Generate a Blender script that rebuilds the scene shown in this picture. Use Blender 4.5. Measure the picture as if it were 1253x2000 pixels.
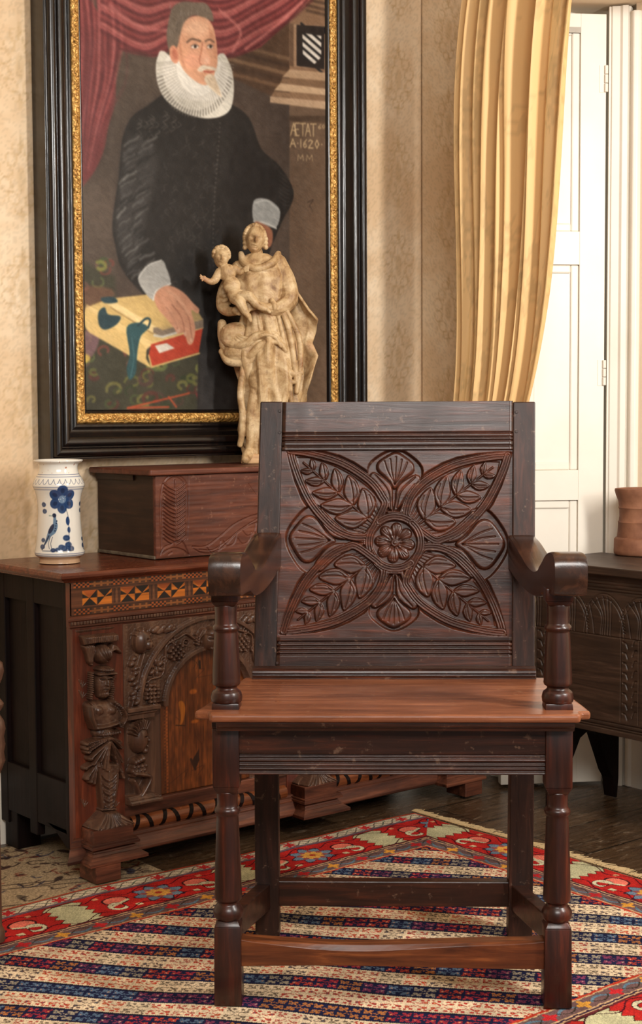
import bpy, bmesh, math, random
import numpy as np
from mathutils import Vector, Matrix

for _o in list(bpy.data.objects):
    bpy.data.objects.remove(_o)
S = bpy.context.scene
COL = S.collection
PI = math.pi
rnd = random.Random(4)

# ---------------------------------------------------------------- camera
F, PITCH, ROLL, THETA, CAMH = 2910.0, math.radians(3.86), math.radians(-.3066), math.radians(50.65), 1.015
ux = np.array([math.sin(THETA), -math.cos(THETA), 0.])      # view right, in room axes
vy = np.array([math.cos(THETA), math.sin(THETA), 0.])       # view forward, in room axes
zz = np.array([0., 0., 1.])
FW = math.cos(PITCH)*vy - math.sin(PITCH)*zz
UP0 = math.sin(PITCH)*vy + math.cos(PITCH)*zz
RT = math.cos(ROLL)*ux + math.sin(ROLL)*UP0
UP = -math.sin(ROLL)*ux + math.cos(ROLL)*UP0
EYE = np.array([0., 0., CAMH])
cam = bpy.data.cameras.new('camera')
cam.sensor_fit = 'VERTICAL'; cam.sensor_height = 36; cam.sensor_width = 36
cam.lens = F/2000*36
cam.clip_start = .05
camo = bpy.data.objects.new('camera', cam); COL.objects.link(camo)
M = Matrix.Identity(4)
for i in range(3):
    M[i][0] = RT[i]; M[i][1] = UP[i]; M[i][2] = -FW[i]; M[i][3] = EYE[i]
camo.matrix_world = M
S.camera = camo

# ---------------------------------------------------------------- light and exposure
S.view_settings.view_transform = 'Standard'
S.view_settings.look = 'None'
S.view_settings.gamma = 1
S.view_settings.use_curve_mapping = False
S.view_settings.exposure = 0.0
W = bpy.data.worlds.new('world'); S.world = W; W.use_nodes = True
W.node_tree.nodes['Background'].inputs[0].default_value = (1, .965, .92, 1)
W.node_tree.nodes['Background'].inputs[1].default_value = .42

def area(name, loc, target, sx, sy, power, col=(1, 1, 1), spread=180):
    l = bpy.data.lights.new(name, 'AREA'); l.shape = 'RECTANGLE'; l.size = sx; l.size_y = sy
    l.energy = power; l.color = col; l.spread = math.radians(spread)
    o = bpy.data.objects.new(name, l); COL.objects.link(o); o.location = loc
    d = Vector(target)-Vector(loc)
    o.rotation_euler = d.to_track_quat('-Z', 'Y').to_euler()
    return o
area('added_key_light', (2.3, .35, 1.7), (2.2, 3.0, 1.1), .2, 1.2, 52, (1, .965, .91))  # added softbox-like key lamp, floats inside the room away from any window
area('added_fill_light', (-.2, -.7, 2.68), (1.8, 2.5, .5), 1.7, 1.2, 150, (1, .97, .93))  # added fill lamp high behind the camera; the room has no window there

# ---------------------------------------------------------------- helpers
def lin(c):
    return tuple((x/255/12.92 if x/255 <= .04045 else ((x/255+.055)/1.055)**2.4) for x in c[:3])
def L4(c): return (*lin(c), 1)
def at(px, py, axis, val):
    """point where the sight line of a measured photo point meets the plane axis=val"""
    d = FW + RT*(px-626.5)/F - UP*(py-1000)/F
    n = {'x': 0, 'y': 1, 'z': 2}[axis]
    return EYE + d*(val-EYE[n])/d[n]

class Mat:
    def __init__(s, name, rough=.5, spec=.5, metal=0, coat=0):
        s.m = bpy.data.materials.new(name); s.m.use_nodes = True
        s.t = s.m.node_tree; s.n = s.t.nodes; s.b = s.n['Principled BSDF']
        s.b.inputs['Roughness'].default_value = rough
        s.b.inputs['Specular IOR Level'].default_value = spec
        s.b.inputs['Metallic'].default_value = metal
        s.b.inputs['Coat Weight'].default_value = coat
        s.b.inputs['Coat Roughness'].default_value = .15
    def node(s, t, **k):
        n = s.n.new(t)
        for a, v in k.items(): setattr(n, a, v)
        return n
    def link(s, a, b): s.t.links.new(a, b)
    def coords(s, scale=(1, 1, 1), kind='Object'):
        c = s.node('ShaderNodeTexCoord'); m = s.node('ShaderNodeMapping'); m.inputs['Scale'].default_value = scale
        s.link(c.outputs[kind], m.inputs['Vector']); return m.outputs[0]
    def noise(s, vec, scale, detail=4, rough=.6, dist=0):
        n = s.node('ShaderNodeTexNoise'); n.inputs['Scale'].default_value = scale; n.inputs['Detail'].default_value = detail
        n.inputs['Roughness'].default_value = rough; n.inputs['Distortion'].default_value = dist
        s.link(vec, n.inputs['Vector']); return n.outputs['Fac']
    def ramp(s, fac, stops):
        r = s.node('ShaderNodeValToRGB'); e = r.color_ramp.elements
        while len(e) < len(stops): e.new(.5)
        for i, (p, c) in enumerate(stops):
            e[i].position = p; e[i].color = L4(c) if len(c) == 3 else c
        s.link(fac, r.inputs[0]); return r.outputs[0]
    def mix(s, fac, a, b, mode='MIX'):
        m = s.node('ShaderNodeMix', data_type='RGBA', blend_type=mode)
        for v, i in ((fac, 0), (a, 6), (b, 7)):
            if hasattr(v, 'node'): s.link(v, m.inputs[i])
            elif i == 0: m.inputs[0].default_value = v
            else: m.inputs[i].default_value = L4(v)
        return m.outputs[2]
    def bump(s, fac, strength=.2, dist=.01):
        b = s.node('ShaderNodeBump'); b.inputs['Strength'].default_value = strength; b.inputs['Distance'].default_value = dist
        s.link(fac, b.inputs['Height']); s.link(b.outputs[0], s.b.inputs['Normal'])
    def base(s, c):
        if hasattr(c, 'node'): s.link(c, s.b.inputs['Base Color'])
        else: s.b.inputs['Base Color'].default_value = L4(c)
        return s.m
    def rough(s, fac, lo, hi):
        r = s.node('ShaderNodeMapRange'); r.inputs[3].default_value = lo; r.inputs[4].default_value = hi
        s.link(fac, r.inputs[0]); s.link(r.outputs[0], s.b.inputs['Roughness'])

def wood(name, dark, mid, light, grain='x', rough=(.25, .5), scale=1., spec=.38, wear=None, coat=0.0):
    m = Mat(name, .35, spec, coat=coat)
    sc = {'x': (3, 40, 40), 'y': (40, 3, 40), 'z': (40, 40, 3)}[grain]
    v = m.coords(tuple(a*scale for a in sc))
    n = m.noise(v, 1.6, 6, .65, .6)
    v2 = m.coords((1, 1, 1)); n2 = m.noise(v2, 9*scale, 4, .6)
    c = m.ramp(n, [(.3, dark), (.52, mid), (.72, light)])
    c = m.mix(m.ramp(n2, [(.35, (0, 0, 0, 1)), (.7, (1, 1, 1, 1))]), c, m.mix(.5, c, dark))
    if wear:
        n3 = m.noise(v2, 60, 3, .7)
        c = m.mix(m.ramp(n3, [(.62, (0, 0, 0, 1)), (.72, (.5, .5, .5, 1))]), c, wear)
    m.base(c); m.rough(n2, *rough); m.bump(n, .12, .004)
    return m.m
def vcol(name, rough=.6, spec=.4, bump=None, coat=0, grainmix=None):
    m = Mat(name, rough, spec, coat=coat)
    a = m.node('ShaderNodeVertexColor', layer_name='Col')
    c = a.outputs[0]
    if grainmix:
        n = m.noise(m.coords(grainmix[0]), 1.5, 5, .6)
        c = m.mix(1.0, c, m.ramp(n, [(.3, grainmix[1]), (.7, (255, 255, 255))]), 'MULTIPLY')
    m.base(c)
    if bump: m.bump(m.noise(m.coords(), bump[0], 3), bump[1], .003)
    return m.m

MT = {}
MT['chair'] = wood('dark oak polished', (26, 14, 10), (54, 29, 20), (92, 46, 28), 'x', (.22, .42), wear=(120, 92, 74))
MT['chairz'] = wood('dark oak polished upright', (26, 16, 13), (50, 30, 23), (82, 46, 34), 'z', (.3, .5), spec=.3, wear=(120, 96, 80))
MT['turned'] = wood('red brown turned oak', (26, 12, 9), (54, 25, 17), (92, 38, 22), 'z', (.24, .4), coat=.12)
MT['panel'] = wood('carved oak panel', (38, 19, 13), (70, 36, 23), (112, 54, 32), 'x', (.25, .42), wear=(120, 90, 70))
MT['seat'] = wood('worn oak seat', (88, 47, 28), (132, 78, 50), (164, 104, 70), 'x', (.22, .4), wear=(160, 120, 90))
MT['stretch'] = wood('worn oak stretcher', (56, 26, 13), (100, 52, 26), (146, 84, 44), 'x', (.25, .45))
MT['chest'] = wood('brown walnut', (48, 25, 18), (94, 53, 37), (138, 82, 58), 'x', (.3, .5))
MT['chestz'] = wood('brown walnut upright', (48, 20, 12), (98, 44, 26), (140, 68, 42), 'z', (.3, .5))
MT['lid'] = wood('red brown lid', (60, 26, 15), (104, 50, 30), (134, 72, 46), 'x', (.18, .35))
MT['carved'] = wood('carved brown oak', (58, 38, 28), (88, 60, 45), (122, 88, 66), 'z', (.25, .42), spec=.5)
MT['reel'] = wood('orange brown turned bead', (70, 34, 18), (128, 70, 38), (176, 108, 64), 'x', (.2, .35))
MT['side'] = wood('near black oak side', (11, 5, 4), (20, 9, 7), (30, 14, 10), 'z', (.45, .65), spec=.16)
MT['boxw'] = wood('reddish oak box', (62, 30, 20), (98, 52, 36), (124, 72, 52), 'x', (.35, .55), wear=(140, 100, 80))
MT['boxs'] = wood('brown oak box side', (34, 20, 13), (56, 34, 22), (76, 48, 33), 'y', (.45, .6))
MT['coffer'] = wood('dark brown oak coffer', (36, 25, 18), (60, 43, 32), (88, 66, 52), 'y', (.32, .55))
MT['frame'] = wood('black ebonised frame', (10, 8, 8), (20, 14, 12), (40, 22, 15), 'z', (.14, .3), spec=.6)

# ---- objects
ROOT = {}
def thing(name, label, cat, loc=(0, 0, 0), rotz=0, group=None):
    o = bpy.data.objects.new(name, None); COL.objects.link(o)
    o.location = loc; o.rotation_euler = (0, 0, rotz); o['label'] = label; o['category'] = cat
    o.empty_display_size = .1
    if group: o['group'] = group
    return o
def shift(o, parent):
    """geometry authored in room axes, hung under an unrotated parent"""
    d = Vector((0, 0, 0)); p = parent
    while p is not None: d += p.location; p = p.parent
    o.data.transform(Matrix.Translation(-d)); return o
def obj(name, bm, mat, parent=None, bevel=0, smooth=False, world=False, seg=2, label=None):
    if isinstance(bm, bmesh.types.BMesh):
        me = bpy.data.meshes.new(name); bmesh.ops.recalc_face_normals(bm, faces=bm.faces); bm.to_mesh(me); bm.free()
    else: me = bm
    me.materials.append(MT[mat] if isinstance(mat, str) else mat)
    if smooth: me.polygons.foreach_set('use_smooth', [True]*len(me.polygons))
    o = bpy.data.objects.new(name, me); COL.objects.link(o)
    if parent is not None:
        o.parent = parent
        if world: shift(o, parent)
    if bevel:
        b = o.modifiers.new('bevel', 'BEVEL'); b.width = bevel; b.segments = seg; b.limit_method = 'ANGLE'; b.angle_limit = math.radians(35)
    if label: o['label'] = label
    return o
def struct(name, bm, mat, **k):
    o = obj(name, bm, mat, **k); o['kind'] = 'structure'; return o
def box(x0, x1, y0, y1, z0, z1, bm=None):
    bm = bm or bmesh.new()
    v = [bm.verts.new(p) for p in [(x0, y0, z0), (x1, y0, z0), (x1, y1, z0), (x0, y1, z0), (x0, y0, z1), (x1, y0, z1), (x1, y1, z1), (x0, y1, z1)]]
    for f in [(0, 3, 2, 1), (4, 5, 6, 7), (0, 1, 5, 4), (1, 2, 6, 5), (2, 3, 7, 6), (3, 0, 4, 7)]: bm.faces.new([v[i] for i in f])
    return bm
def hexa(b, t, bm=None):
    """8 corners: bottom 4, top 4 (ccw)"""
    bm = bm or bmesh.new(); v = [bm.verts.new(p) for p in list(b)+list(t)]
    for f in [(0, 3, 2, 1), (4, 5, 6, 7), (0, 1, 5, 4), (1, 2, 6, 5), (2, 3, 7, 6), (3, 0, 4, 7)]: bm.faces.new([v[i] for i in f])
    return bm
def lathe(prof, n=40, c=(0, 0), bm=None, squash=1):
    bm = bm or bmesh.new(); rings = []
    for r, z in prof:
        rings.append([bm.verts.new((c[0]+r*math.cos(2*PI*i/n), c[1]+r*squash*math.sin(2*PI*i/n), z)) for i in range(n)])
    for a, b in zip(rings, rings[1:]):
        for i in range(n): bm.faces.new((a[i], a[(i+1) % n], b[(i+1) % n], b[i]))
    bm.faces.new(rings[0][::-1]); bm.faces.new(rings[-1]); return bm
def prism(poly, fa, fb, bm=None):
    """polygon of 2d points; fa, fb map a 2d point to the two end faces"""
    bm = bm or bmesh.new()
    a = [bm.verts.new(fa(*p)) for p in poly]; b = [bm.verts.new(fb(*p)) for p in poly]
    n = len(poly)
    for i in range(n): bm.faces.new((a[i], a[(i+1) % n], b[(i+1) % n], b[i]))
    bm.faces.new(a[::-1]); bm.faces.new(b); return bm
def tube(pts, r, n=8, bm=None):
    bm = bm or bmesh.new(); rings = []
    P = [Vector(p) for p in pts]; R = r if hasattr(r, '__len__') else [r]*len(P)
    for i, p in enumerate(P):
        d = (P[min(i+1, len(P)-1)]-P[max(i-1, 0)]).normalized()
        a = d.orthogonal().normalized() if i == 0 else (a-d*a.dot(d)).normalized()
        b = d.cross(a)
        rings.append([bm.verts.new(p+(a*math.cos(2*PI*k/n)+b*math.sin(2*PI*k/n))*R[i]) for k in range(n)])
    for a_, b_ in zip(rings, rings[1:]):
        for k in range(n): bm.faces.new((a_[k], a_[(k+1) % n], b_[(k+1) % n], b_[k]))
    bm.faces.new(rings[0][::-1]); bm.faces.new(rings[-1]); return bm
def sm(pts, n=6, closed=False):
    """smooth curve through points"""
    P = np.array(pts, float); N = len(P); out = []
    rng = range(N if closed else N-1)
    for i in rng:
        p0 = P[(i-1) % N] if closed or i > 0 else P[0]*2-P[1]
        p1 = P[i]; p2 = P[(i+1) % N]
        p3 = P[(i+2) % N] if closed or i+2 < N else P[-1]*2-P[-2]
        for k in range(n):
            t = k/n
            out.append(.5*((2*p1)+(-p0+p2)*t+(2*p0-5*p1+4*p2-p3)*t*t+(-p0+3*p1-3*p2+p3)*t**3))
    if not closed: out.append(P[-1])
    return np.array(out)
def gridmesh(name, P, cols=None, keep=None, closed_u=False):
    """P: (nz,nx,3) points"""
    nz, nx = P.shape[:2]
    me = bpy.data.meshes.new(name)
    V = P.reshape(-1, 3)
    me.vertices.add(len(V)); me.vertices.foreach_set('co', V.astype(np.float32).ravel())
    i = np.arange(nz*nx).reshape(nz, nx)
    if closed_u: i = np.concatenate([i, i[:, :1]], 1)
    q = np.stack([i[:-1, :-1], i[:-1, 1:], i[1:, 1:], i[1:, :-1]], -1).reshape(-1, 4)
    if keep is not None: q = q[keep.ravel()[q].any(1)]
    me.loops.add(q.size); me.loops.foreach_set('vertex_index', q.ravel().astype(np.int32))
    me.polygons.add(len(q)); me.polygons.foreach_set('loop_start', np.arange(0, q.size, 4, dtype=np.int32))
    me.polygons.foreach_set('use_smooth', np.ones(len(q), bool))
    me.update(); me.validate()
    if cols is not None:
        a = me.color_attributes.new('Col', 'FLOAT_COLOR', 'POINT')
        c = np.ones((len(V), 4), np.float32); c[:, :3] = np.array(cols).reshape(-1, 3)
        a.data.foreach_set('color', c.ravel())
    return me
def s2l(c):
    c = np.clip(np.asarray(c, float)/255, 0, 1)
    return np.where(c <= .04045, c/12.92, ((c+.055)/1.055)**2.4)
def vnoise(X, Z, f, seed=0):
    """smooth value noise"""
    r = np.random.RandomState(seed); T = r.rand(64, 64)
    x = X*f; z = Z*f; xi = np.floor(x).astype(int); zi = np.floor(z).astype(int); a = x-xi; b = z-zi
    a = a*a*(3-2*a); b = b*b*(3-2*b); g = lambda i, j: T[i % 64, j % 64]
    return (g(xi, zi)*(1-a)+g(xi+1, zi)*a)*(1-b)+(g(xi, zi+1)*(1-a)+g(xi+1, zi+1)*a)*b
class Cv:
    """a flat work surface in metres with colour (C) and relief height (H); tf turns drawing units into surface metres, k is metres per drawing unit"""
    def __init__(s, x0, x1, z0, z1, res, tf=None, k=1., col=(0, 0, 0)):
        s.nx = int(round((x1-x0)/res))+1; s.nz = int(round((z1-z0)/res))+1
        s.X, s.Z = np.meshgrid(np.linspace(x0, x1, s.nx), np.linspace(z0, z1, s.nz))
        s.H = np.zeros(s.X.shape); s.C = np.zeros(s.X.shape+(3,)); s.C[:] = col
        s.x0, s.x1, s.z0, s.z1 = x0, x1, z0, z1; s.tf = tf; s.k = k
    def pts(s, p):
        p = np.array(p, float)
        if s.tf is None: return p
        return np.array([s.tf(*q) for q in p])
    def win(s, P, pad):
        a = (P.min(0)-pad); b = (P.max(0)+pad)
        i0 = int(max(0, (a[0]-s.x0)/(s.x1-s.x0)*(s.nx-1))); i1 = int(min(s.nx, (b[0]-s.x0)/(s.x1-s.x0)*(s.nx-1)+2))
        j0 = int(max(0, (a[1]-s.z0)/(s.z1-s.z0)*(s.nz-1))); j1 = int(min(s.nz, (b[1]-s.z0)/(s.z1-s.z0)*(s.nz-1)+2))
        if i1 <= i0 or j1 <= j0: return None
        return (slice(j0, j1), slice(i0, i1))
    def dist(s, p, pad, closed=False):
        P = s.pts(p); w = s.win(P, pad*s.k)
        if w is None: return None, None
        X = s.X[w]; Z = s.Z[w]; D = np.full(X.shape, 1e9); ins = np.zeros(X.shape, bool)
        n = len(P)
        for i in range(n if closed else n-1):
            a = P[i]; b = P[(i+1) % n]; d = b-a; L = d@d+1e-18
            t = np.clip(((X-a[0])*d[0]+(Z-a[1])*d[1])/L, 0, 1)
            D = np.minimum(D, (X-a[0]-t*d[0])**2+(Z-a[1]-t*d[1])**2)
            if closed and a[1] != b[1]:
                c = ((a[1] > Z) != (b[1] > Z)) & (X < (b[0]-a[0])*(Z-a[1])/(b[1]-a[1])+a[0])
                ins ^= c
        D = np.sqrt(D)/s.k
        if closed: D = np.where(ins, -D, D)
        return w, D
    def paint(s, w, m, col, a=1.):
        if w is None: return
        m = (m*a)[..., None]; s.C[w] = s.C[w]*(1-m)+np.array(col, float)*m
    def poly(s, p, col, soft=1.5, a=1.):
        w, D = s.dist(p, soft*2, True)
        if w is not None: s.paint(w, np.clip(.5-D/soft, 0, 1), col, a)
    def line(s, p, wd, col, soft=1.2, a=1., closed=False):
        w, D = s.dist(list(p)+([p[0]] if closed else []), wd+soft*2)
        if w is not None: s.paint(w, np.clip(.5-(D-wd/2)/soft, 0, 1), col, a)
    def ell(s, cx, cy, rx, ry, col, soft=1.5, a=1., rot=0):
        s.poly(s.epts(cx, cy, rx, ry, rot), col, soft, a)
    def epts(s, cx, cy, rx, ry, rot=0, n=20):
        t = np.linspace(0, 2*PI, n, endpoint=False); c, q = math.cos(rot), math.sin(rot)
        return [(cx+rx*math.cos(u)*c-ry*math.sin(u)*q, cy+rx*math.cos(u)*q+ry*math.sin(u)*c) for u in t]
    # relief, heights in metres
    def ridge(s, p, wd, h, base=0., closed=False, power=.5):
        w, D = s.dist(list(p)+([p[0]] if closed else []), wd)
        if w is not None: s.H[w] = np.maximum(s.H[w], np.where(D < wd/2, base+h*np.clip(1-(D/(wd/2))**2, 0, 1)**power, -9))
    def groove(s, p, wd, h, closed=False):
        w, D = s.dist(list(p)+([p[0]] if closed else []), wd*1.6)
        if w is not None: s.H[w] -= h*np.exp(-(D/(wd/2))**2)
    def level(s, p, h, edge=2., mode='set'):
        w, D = s.dist(p, edge, True)
        if w is None: return
        m = np.clip(.5-D/edge, 0, 1); m = m*m*(3-2*m)
        n = s.H[w]*(1-m)+h*m
        s.H[w] = n if mode == 'set' else (np.maximum(s.H[w], n) if mode == 'max' else np.minimum(s.H[w], n))
    def pillow(s, p, h, rnd_, base=0.):
        """raised form with rounded edge of width rnd_"""
        w, D = s.dist(p, 1, True)
        if w is None: return
        t = np.clip(-D/rnd_, 0, 1)
        s.H[w] = np.maximum(s.H[w], np.where(D < 0, base+h*np.sqrt(1-(1-t)**2), -9))
    def dome(s, cx, cy, rx, ry, h, base=0., rot=0):
        P = s.pts([(cx, cy), (cx+rx*math.cos(rot), cy+rx*math.sin(rot)), (cx-ry*math.sin(rot), cy+ry*math.cos(rot))])
        c = P[0]; A = np.array([P[1]-c, P[2]-c]).T; Ai = np.linalg.inv(A)
        ext = np.abs(A).sum(1); w = s.win(np.array([c-ext, c+ext]), 0)
        if w is None: return
        X = s.X[w]-c[0]; Z = s.Z[w]-c[1]; a = Ai[0, 0]*X+Ai[0, 1]*Z; b = Ai[1, 0]*X+Ai[1, 1]*Z
        q = 1-a*a-b*b
        s.H[w] = np.maximum(s.H[w], np.where(q > 0, base+h*np.sqrt(np.clip(q, 0, 1)), -9))
    def mesh(s, name, mp, edge=.01, colors=False, H=None, cut=None):
        """mp(X, Z, H) -> points; edges folded back by edge"""
        H = s.H if H is None else H
        def padc(A): return np.pad(A, ((1, 1), (1, 1))+((0, 0),)*(A.ndim-2), mode='edge')
        X, Z, Hh, C = padc(s.X), padc(s.Z), padc(H), padc(s.C)
        if edge:
            Hh[0, :] = Hh[-1, :] = -edge; Hh[:, 0] = Hh[:, -1] = -edge
        return gridmesh(name, np.stack(mp(X, Z, Hh), -1), s2l(C) if colors else None, None if cut is None else Hh > cut)

# ================================================================ THE ROOM
WY, WX, RX = 3.17, 2.98, 3.165      # back wall, right wall, back of the window recess
m = Mat('cream mottled wallpaper', .75, .2)
v = m.coords()
n1 = m.noise(v, 2.5, 5, .6); n2 = m.noise(v, 45, 4, .7); n3 = m.noise(v, 9, 6, .7, 1.)
c = m.ramp(n1, [(.3, (216, 193, 163)), (.7, (228, 210, 186))])
c = m.mix(m.ramp(n3, [(.45, (0, 0, 0, 1)), (.65, (.6, .6, .6, 1))]), c, (208, 182, 142))
c = m.mix(m.ramp(n2, [(.5, (0, 0, 0, 1)), (.7, (.35, .35, .35, 1))]), c, (196, 166, 126))
m.base(c); MT['paper'] = m.m
m = Mat('white painted wood', .38, .45); v = m.coords()
m.base(m.mix(m.ramp(m.noise(v, 6, 4), [(.4, (0, 0, 0, 1)), (.7, (.5, .5, .5, 1))]), (230, 222, 208), (220, 210, 194))); MT['white'] = m.m
m = Mat('beige painted plaster', .7, .2); v = m.coords()
m.base(m.ramp(m.noise(v, 3, 4), [(.35, (226, 204, 176)), (.7, (234, 216, 190))])); MT['beige'] = m.m
m = Mat('ceiling plaster', .8, .2); v = m.coords(); m.base(m.ramp(m.noise(v, 3), [(.3, (236, 228, 214)), (.7, (242, 236, 224))])); MT['ceil'] = m.m

# wallpaper with a faint damask figure; one flat surface for the corner stretch of the back wall, one for the right wall
def damask(x0, x1, z0, z1, res=.004):
    c = Cv(x0, x1, z0, z1, res, col=(228, 206, 170))
    f = vnoise(c.X, c.Z, 3, 1)*.5+vnoise(c.X, c.Z, 14, 2)*.3+vnoise(c.X, c.Z, 60, 3)*.2
    t = np.clip((f-.3)/.4, 0, 1)[..., None]; c.C[:] = np.array((210, 180, 144))*(1-t)+np.array((226, 204, 174))*t
    px, pz = .17, .26
    for i in range(int(x0/px)-1, int(x1/px)+2):
        for j in range(int(z0/pz)-1, int(z1/pz)+2):
            cx, cz = i*px, j*pz+(pz/2 if i % 2 else 0)
            k = (188, 156, 114)
            for sx in (-1, 1):
                for (a, b, r) in ((.012, .07, .014), (.026, .045, .016), (.042, .018, .018), (.04, -.015, .018), (.022, -.045, .016), (.01, -.07, .012)):
                    c.line(c.epts(cx+sx*a, cz+b, r, r*.8, sx*.8, 12), .0035, k, .003, .5, closed=True)
                c.line([(cx+sx*.05, cz-.06), (cx+sx*.03, cz-.02), (cx+sx*.02, cz+.03), (cx, cz+.09)], .003, k, .003, .45)
            c.ell(cx, cz, .012, .03, k, .006, .4); c.ell(cx, cz+.085, .006, .02, k, .004, .4); c.ell(cx, cz-.085, .007, .016, k, .004, .35)
    sp = np.random.RandomState(7).rand(*c.H.shape)[..., None]
    c.C = c.C*(1-.05*(sp > .7))
    return c
MT['damask'] = vcol('damask wallpaper', .75, .2)
c = damask(1.0, WX, 0, 2.8, .0055)
struct('wall_back', c.mesh('wall_back', lambda X, Z, H: (X, WY-H, Z), .06, True), 'damask')
struct('wall_back_extension', box(-2.6, 1.0, WY, WY+.1, 0, 2.8), 'paper').name = 'wall_back_left'
c = damask(2.77, WY, 0, 2.8, .005)
struct('wall_right', c.mesh('wall_right', lambda X, Z, H: (WX-H, X, Z), .06, True), 'damask')
bm = box(WX, 3.3, -1.6, 2.77, 2.075, 2.8); struct('wall_right_lintel', bm, 'beige').name = 'wall_right_upper'
bm = box(RX, 3.3, 1.2, 2.548, 0, 2.075); box(RX, 3.3, -1.6, 1.2, 0, .8, bm); box(RX, 3.3, -1.6, -.6, .8, 2.075, bm); box(WX, RX, -1.6, 1.2, 0, 2.075, bm)
struct('wall_right_recess', bm, 'beige').name = 'wall_right_lower'
struct('trim_reveal', box(WX, 3.3, 2.71, 2.77, 0, 2.075), 'white').name = 'trim_3'
struct('ceiling', box(-2.6, 3.4, -1.7, 3.3, 2.8, 2.9), 'ceil')
struct('wall_left', box(-2.7, -2.6, -1.7, 3.3, 0, 2.8), 'paper')
m = Mat('dark floorboards', .3, .5); v = m.coords()
w = m.node('ShaderNodeTexBrick'); w.offset = .37; w.inputs['Scale'].default_value = 1; w.inputs['Brick Width'].default_value = 2.6; w.inputs['Row Height'].default_value = .17
w.inputs['Mortar Size'].default_value = .0025; w.inputs['Color1'].default_value = L4((78, 58, 42)); w.inputs['Color2'].default_value = L4((98, 75, 55)); w.inputs['Mortar'].default_value = L4((14, 9, 6))
m.link(v, w.inputs['Vector'])
g = m.noise(m.coords((3, 40, 10)), 2, 6, .7, .5)
c = m.mix(1., w.outputs[0], m.ramp(g, [(.3, (120, 110, 100)), (.7, (255, 250, 240))]), 'MULTIPLY')
wr = m.noise(m.coords((6, 25, 1)), 3, 7, .75, 1.)
c = m.mix(m.ramp(wr, [(.56, (0, 0, 0, 1)), (.66, (.7, .7, .7, 1))]), c, (150, 132, 110))
m.base(c); m.rough(wr, .15, .42); m.bump(g, .25, .004); MT['floor'] = m.m
struct('floor', box(-2.7, 3.4, -1.7, 3.3, -.1, 0), 'floor')
def skirting(poly, fa, fb): return prism(poly, fa, fb)
sk = [(0, 0), (.02, 0), (.02, .13), (.013, .145), (.006, .16), (0, .165)]
struct('baseboard_back', prism(sk, lambda a, z: (-2.6, WY-a, z), lambda a, z: (WX, WY-a, z)), 'white')
struct('baseboard_right', prism(sk, lambda a, z: (WX-a, WY, z), lambda a, z: (WX-a, 2.77, z)), 'white')
struct('baseboard_recess', prism([(0, 0), (.012, 0), (.012, .2), (0, .21)], lambda a, z: (RX-a, 2.54, z), lambda a, z: (RX-a, 1.2, z)), 'white').name = 'baseboard_window'

# architrave strips at 45 degrees between the hinged leaf and the recess
A0 = np.array([3.116, 2.598]); A1 = np.array([3.158, 2.560]); A2 = np.array([RX, 2.53])
def strip(a, b, z0, z1, prof):
    """prof: list of (t along a-b, out)"""
    a = np.array(a); b = np.array(b); d = b-a; n = np.array([-abs(d[1]), -abs(d[0])]); n = n/np.linalg.norm(n)
    P = [a+d*t+n*o for t, o in prof]+[b+np.array([.06, .03]), a+np.array([.05, .05])]
    return prism([tuple(p) for p in P], lambda x, y: (x, y, z0), lambda x, y: (x, y, z1))
struct('trim_1', strip(A0, A1, 0, 2.07, [(0, 0), (.1, 0), (.14, .004), (.5, .006), (.6, .012), (.85, .012), (.9, .004), (1, .002)]), 'white', bevel=.001)
struct('trim_2', strip(A1, A2, 0, 2.055, [(0, .0), (.15, .01), (.5, .016), (.85, .01), (1, .0)]), 'white', bevel=.003)

# the panelled leaf hinged beside the recess
HP = np.array([3.110, 2.602]); FP = np.array([2.875, 2.750])
dl = FP-HP; LW = np.linalg.norm(dl); dl = dl/LW; nl = np.array([dl[1], -dl[0]])
if nl@HP > 0: nl = -nl
def leafpt(s, o, z): q = HP+dl*s+nl*o; return (q[0], q[1], z)
LH = 2.05
leaf = bpy.data.objects.new('door_1', None); COL.objects.link(leaf); leaf['kind'] = 'structure'; leaf.location = (HP[0], HP[1], 0)
def lbox(s0, s1, o0, o1, z0, z1, bm=None):
    return hexa([leafpt(s0, o1, z0), leafpt(s1, o1, z0), leafpt(s1, o0, z0), leafpt(s0, o0, z0)], [leafpt(s0, o1, z1), leafpt(s1, o1, z1), leafpt(s1, o0, z1), leafpt(s0, o0, z1)], bm)
def leafz(px, py):
    d = FW+RT*(px-626.5)/F-UP*(py-1000)/F; n3 = np.array([nl[0], nl[1], 0]); h = np.array([HP[0], HP[1], 0])
    p = EYE+d*((h-EYE)@n3)/(d@n3); return (p[:2]-HP)@dl, p[2]
ST = leafz(1130, 700)[0]            # stile width
zA, zB, zC = leafz(1128, 517)[1], leafz(1128, 918)[1], leafz(1128, 977)[1]
zD = leafz(1128, 323/1981*400+236 if False else 301)[1]
bm = lbox(0, ST, -.03, 0, .01, LH); lbox(LW-ST, LW, -.03, 0, .01, LH, bm)
zt0 = leafz(1128, 452)[1]            # bottom of the top panel
rails = [(.01, .1), (zB, zC)[::-1] if zB < zC else (zC, zB), (zA, zt0), (2.0, LH)]
for a, b in rails: lbox(ST, LW-ST, -.03, 0, a, b, bm)
obj('rails', bm, 'white', leaf, .001, world=True)
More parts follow.
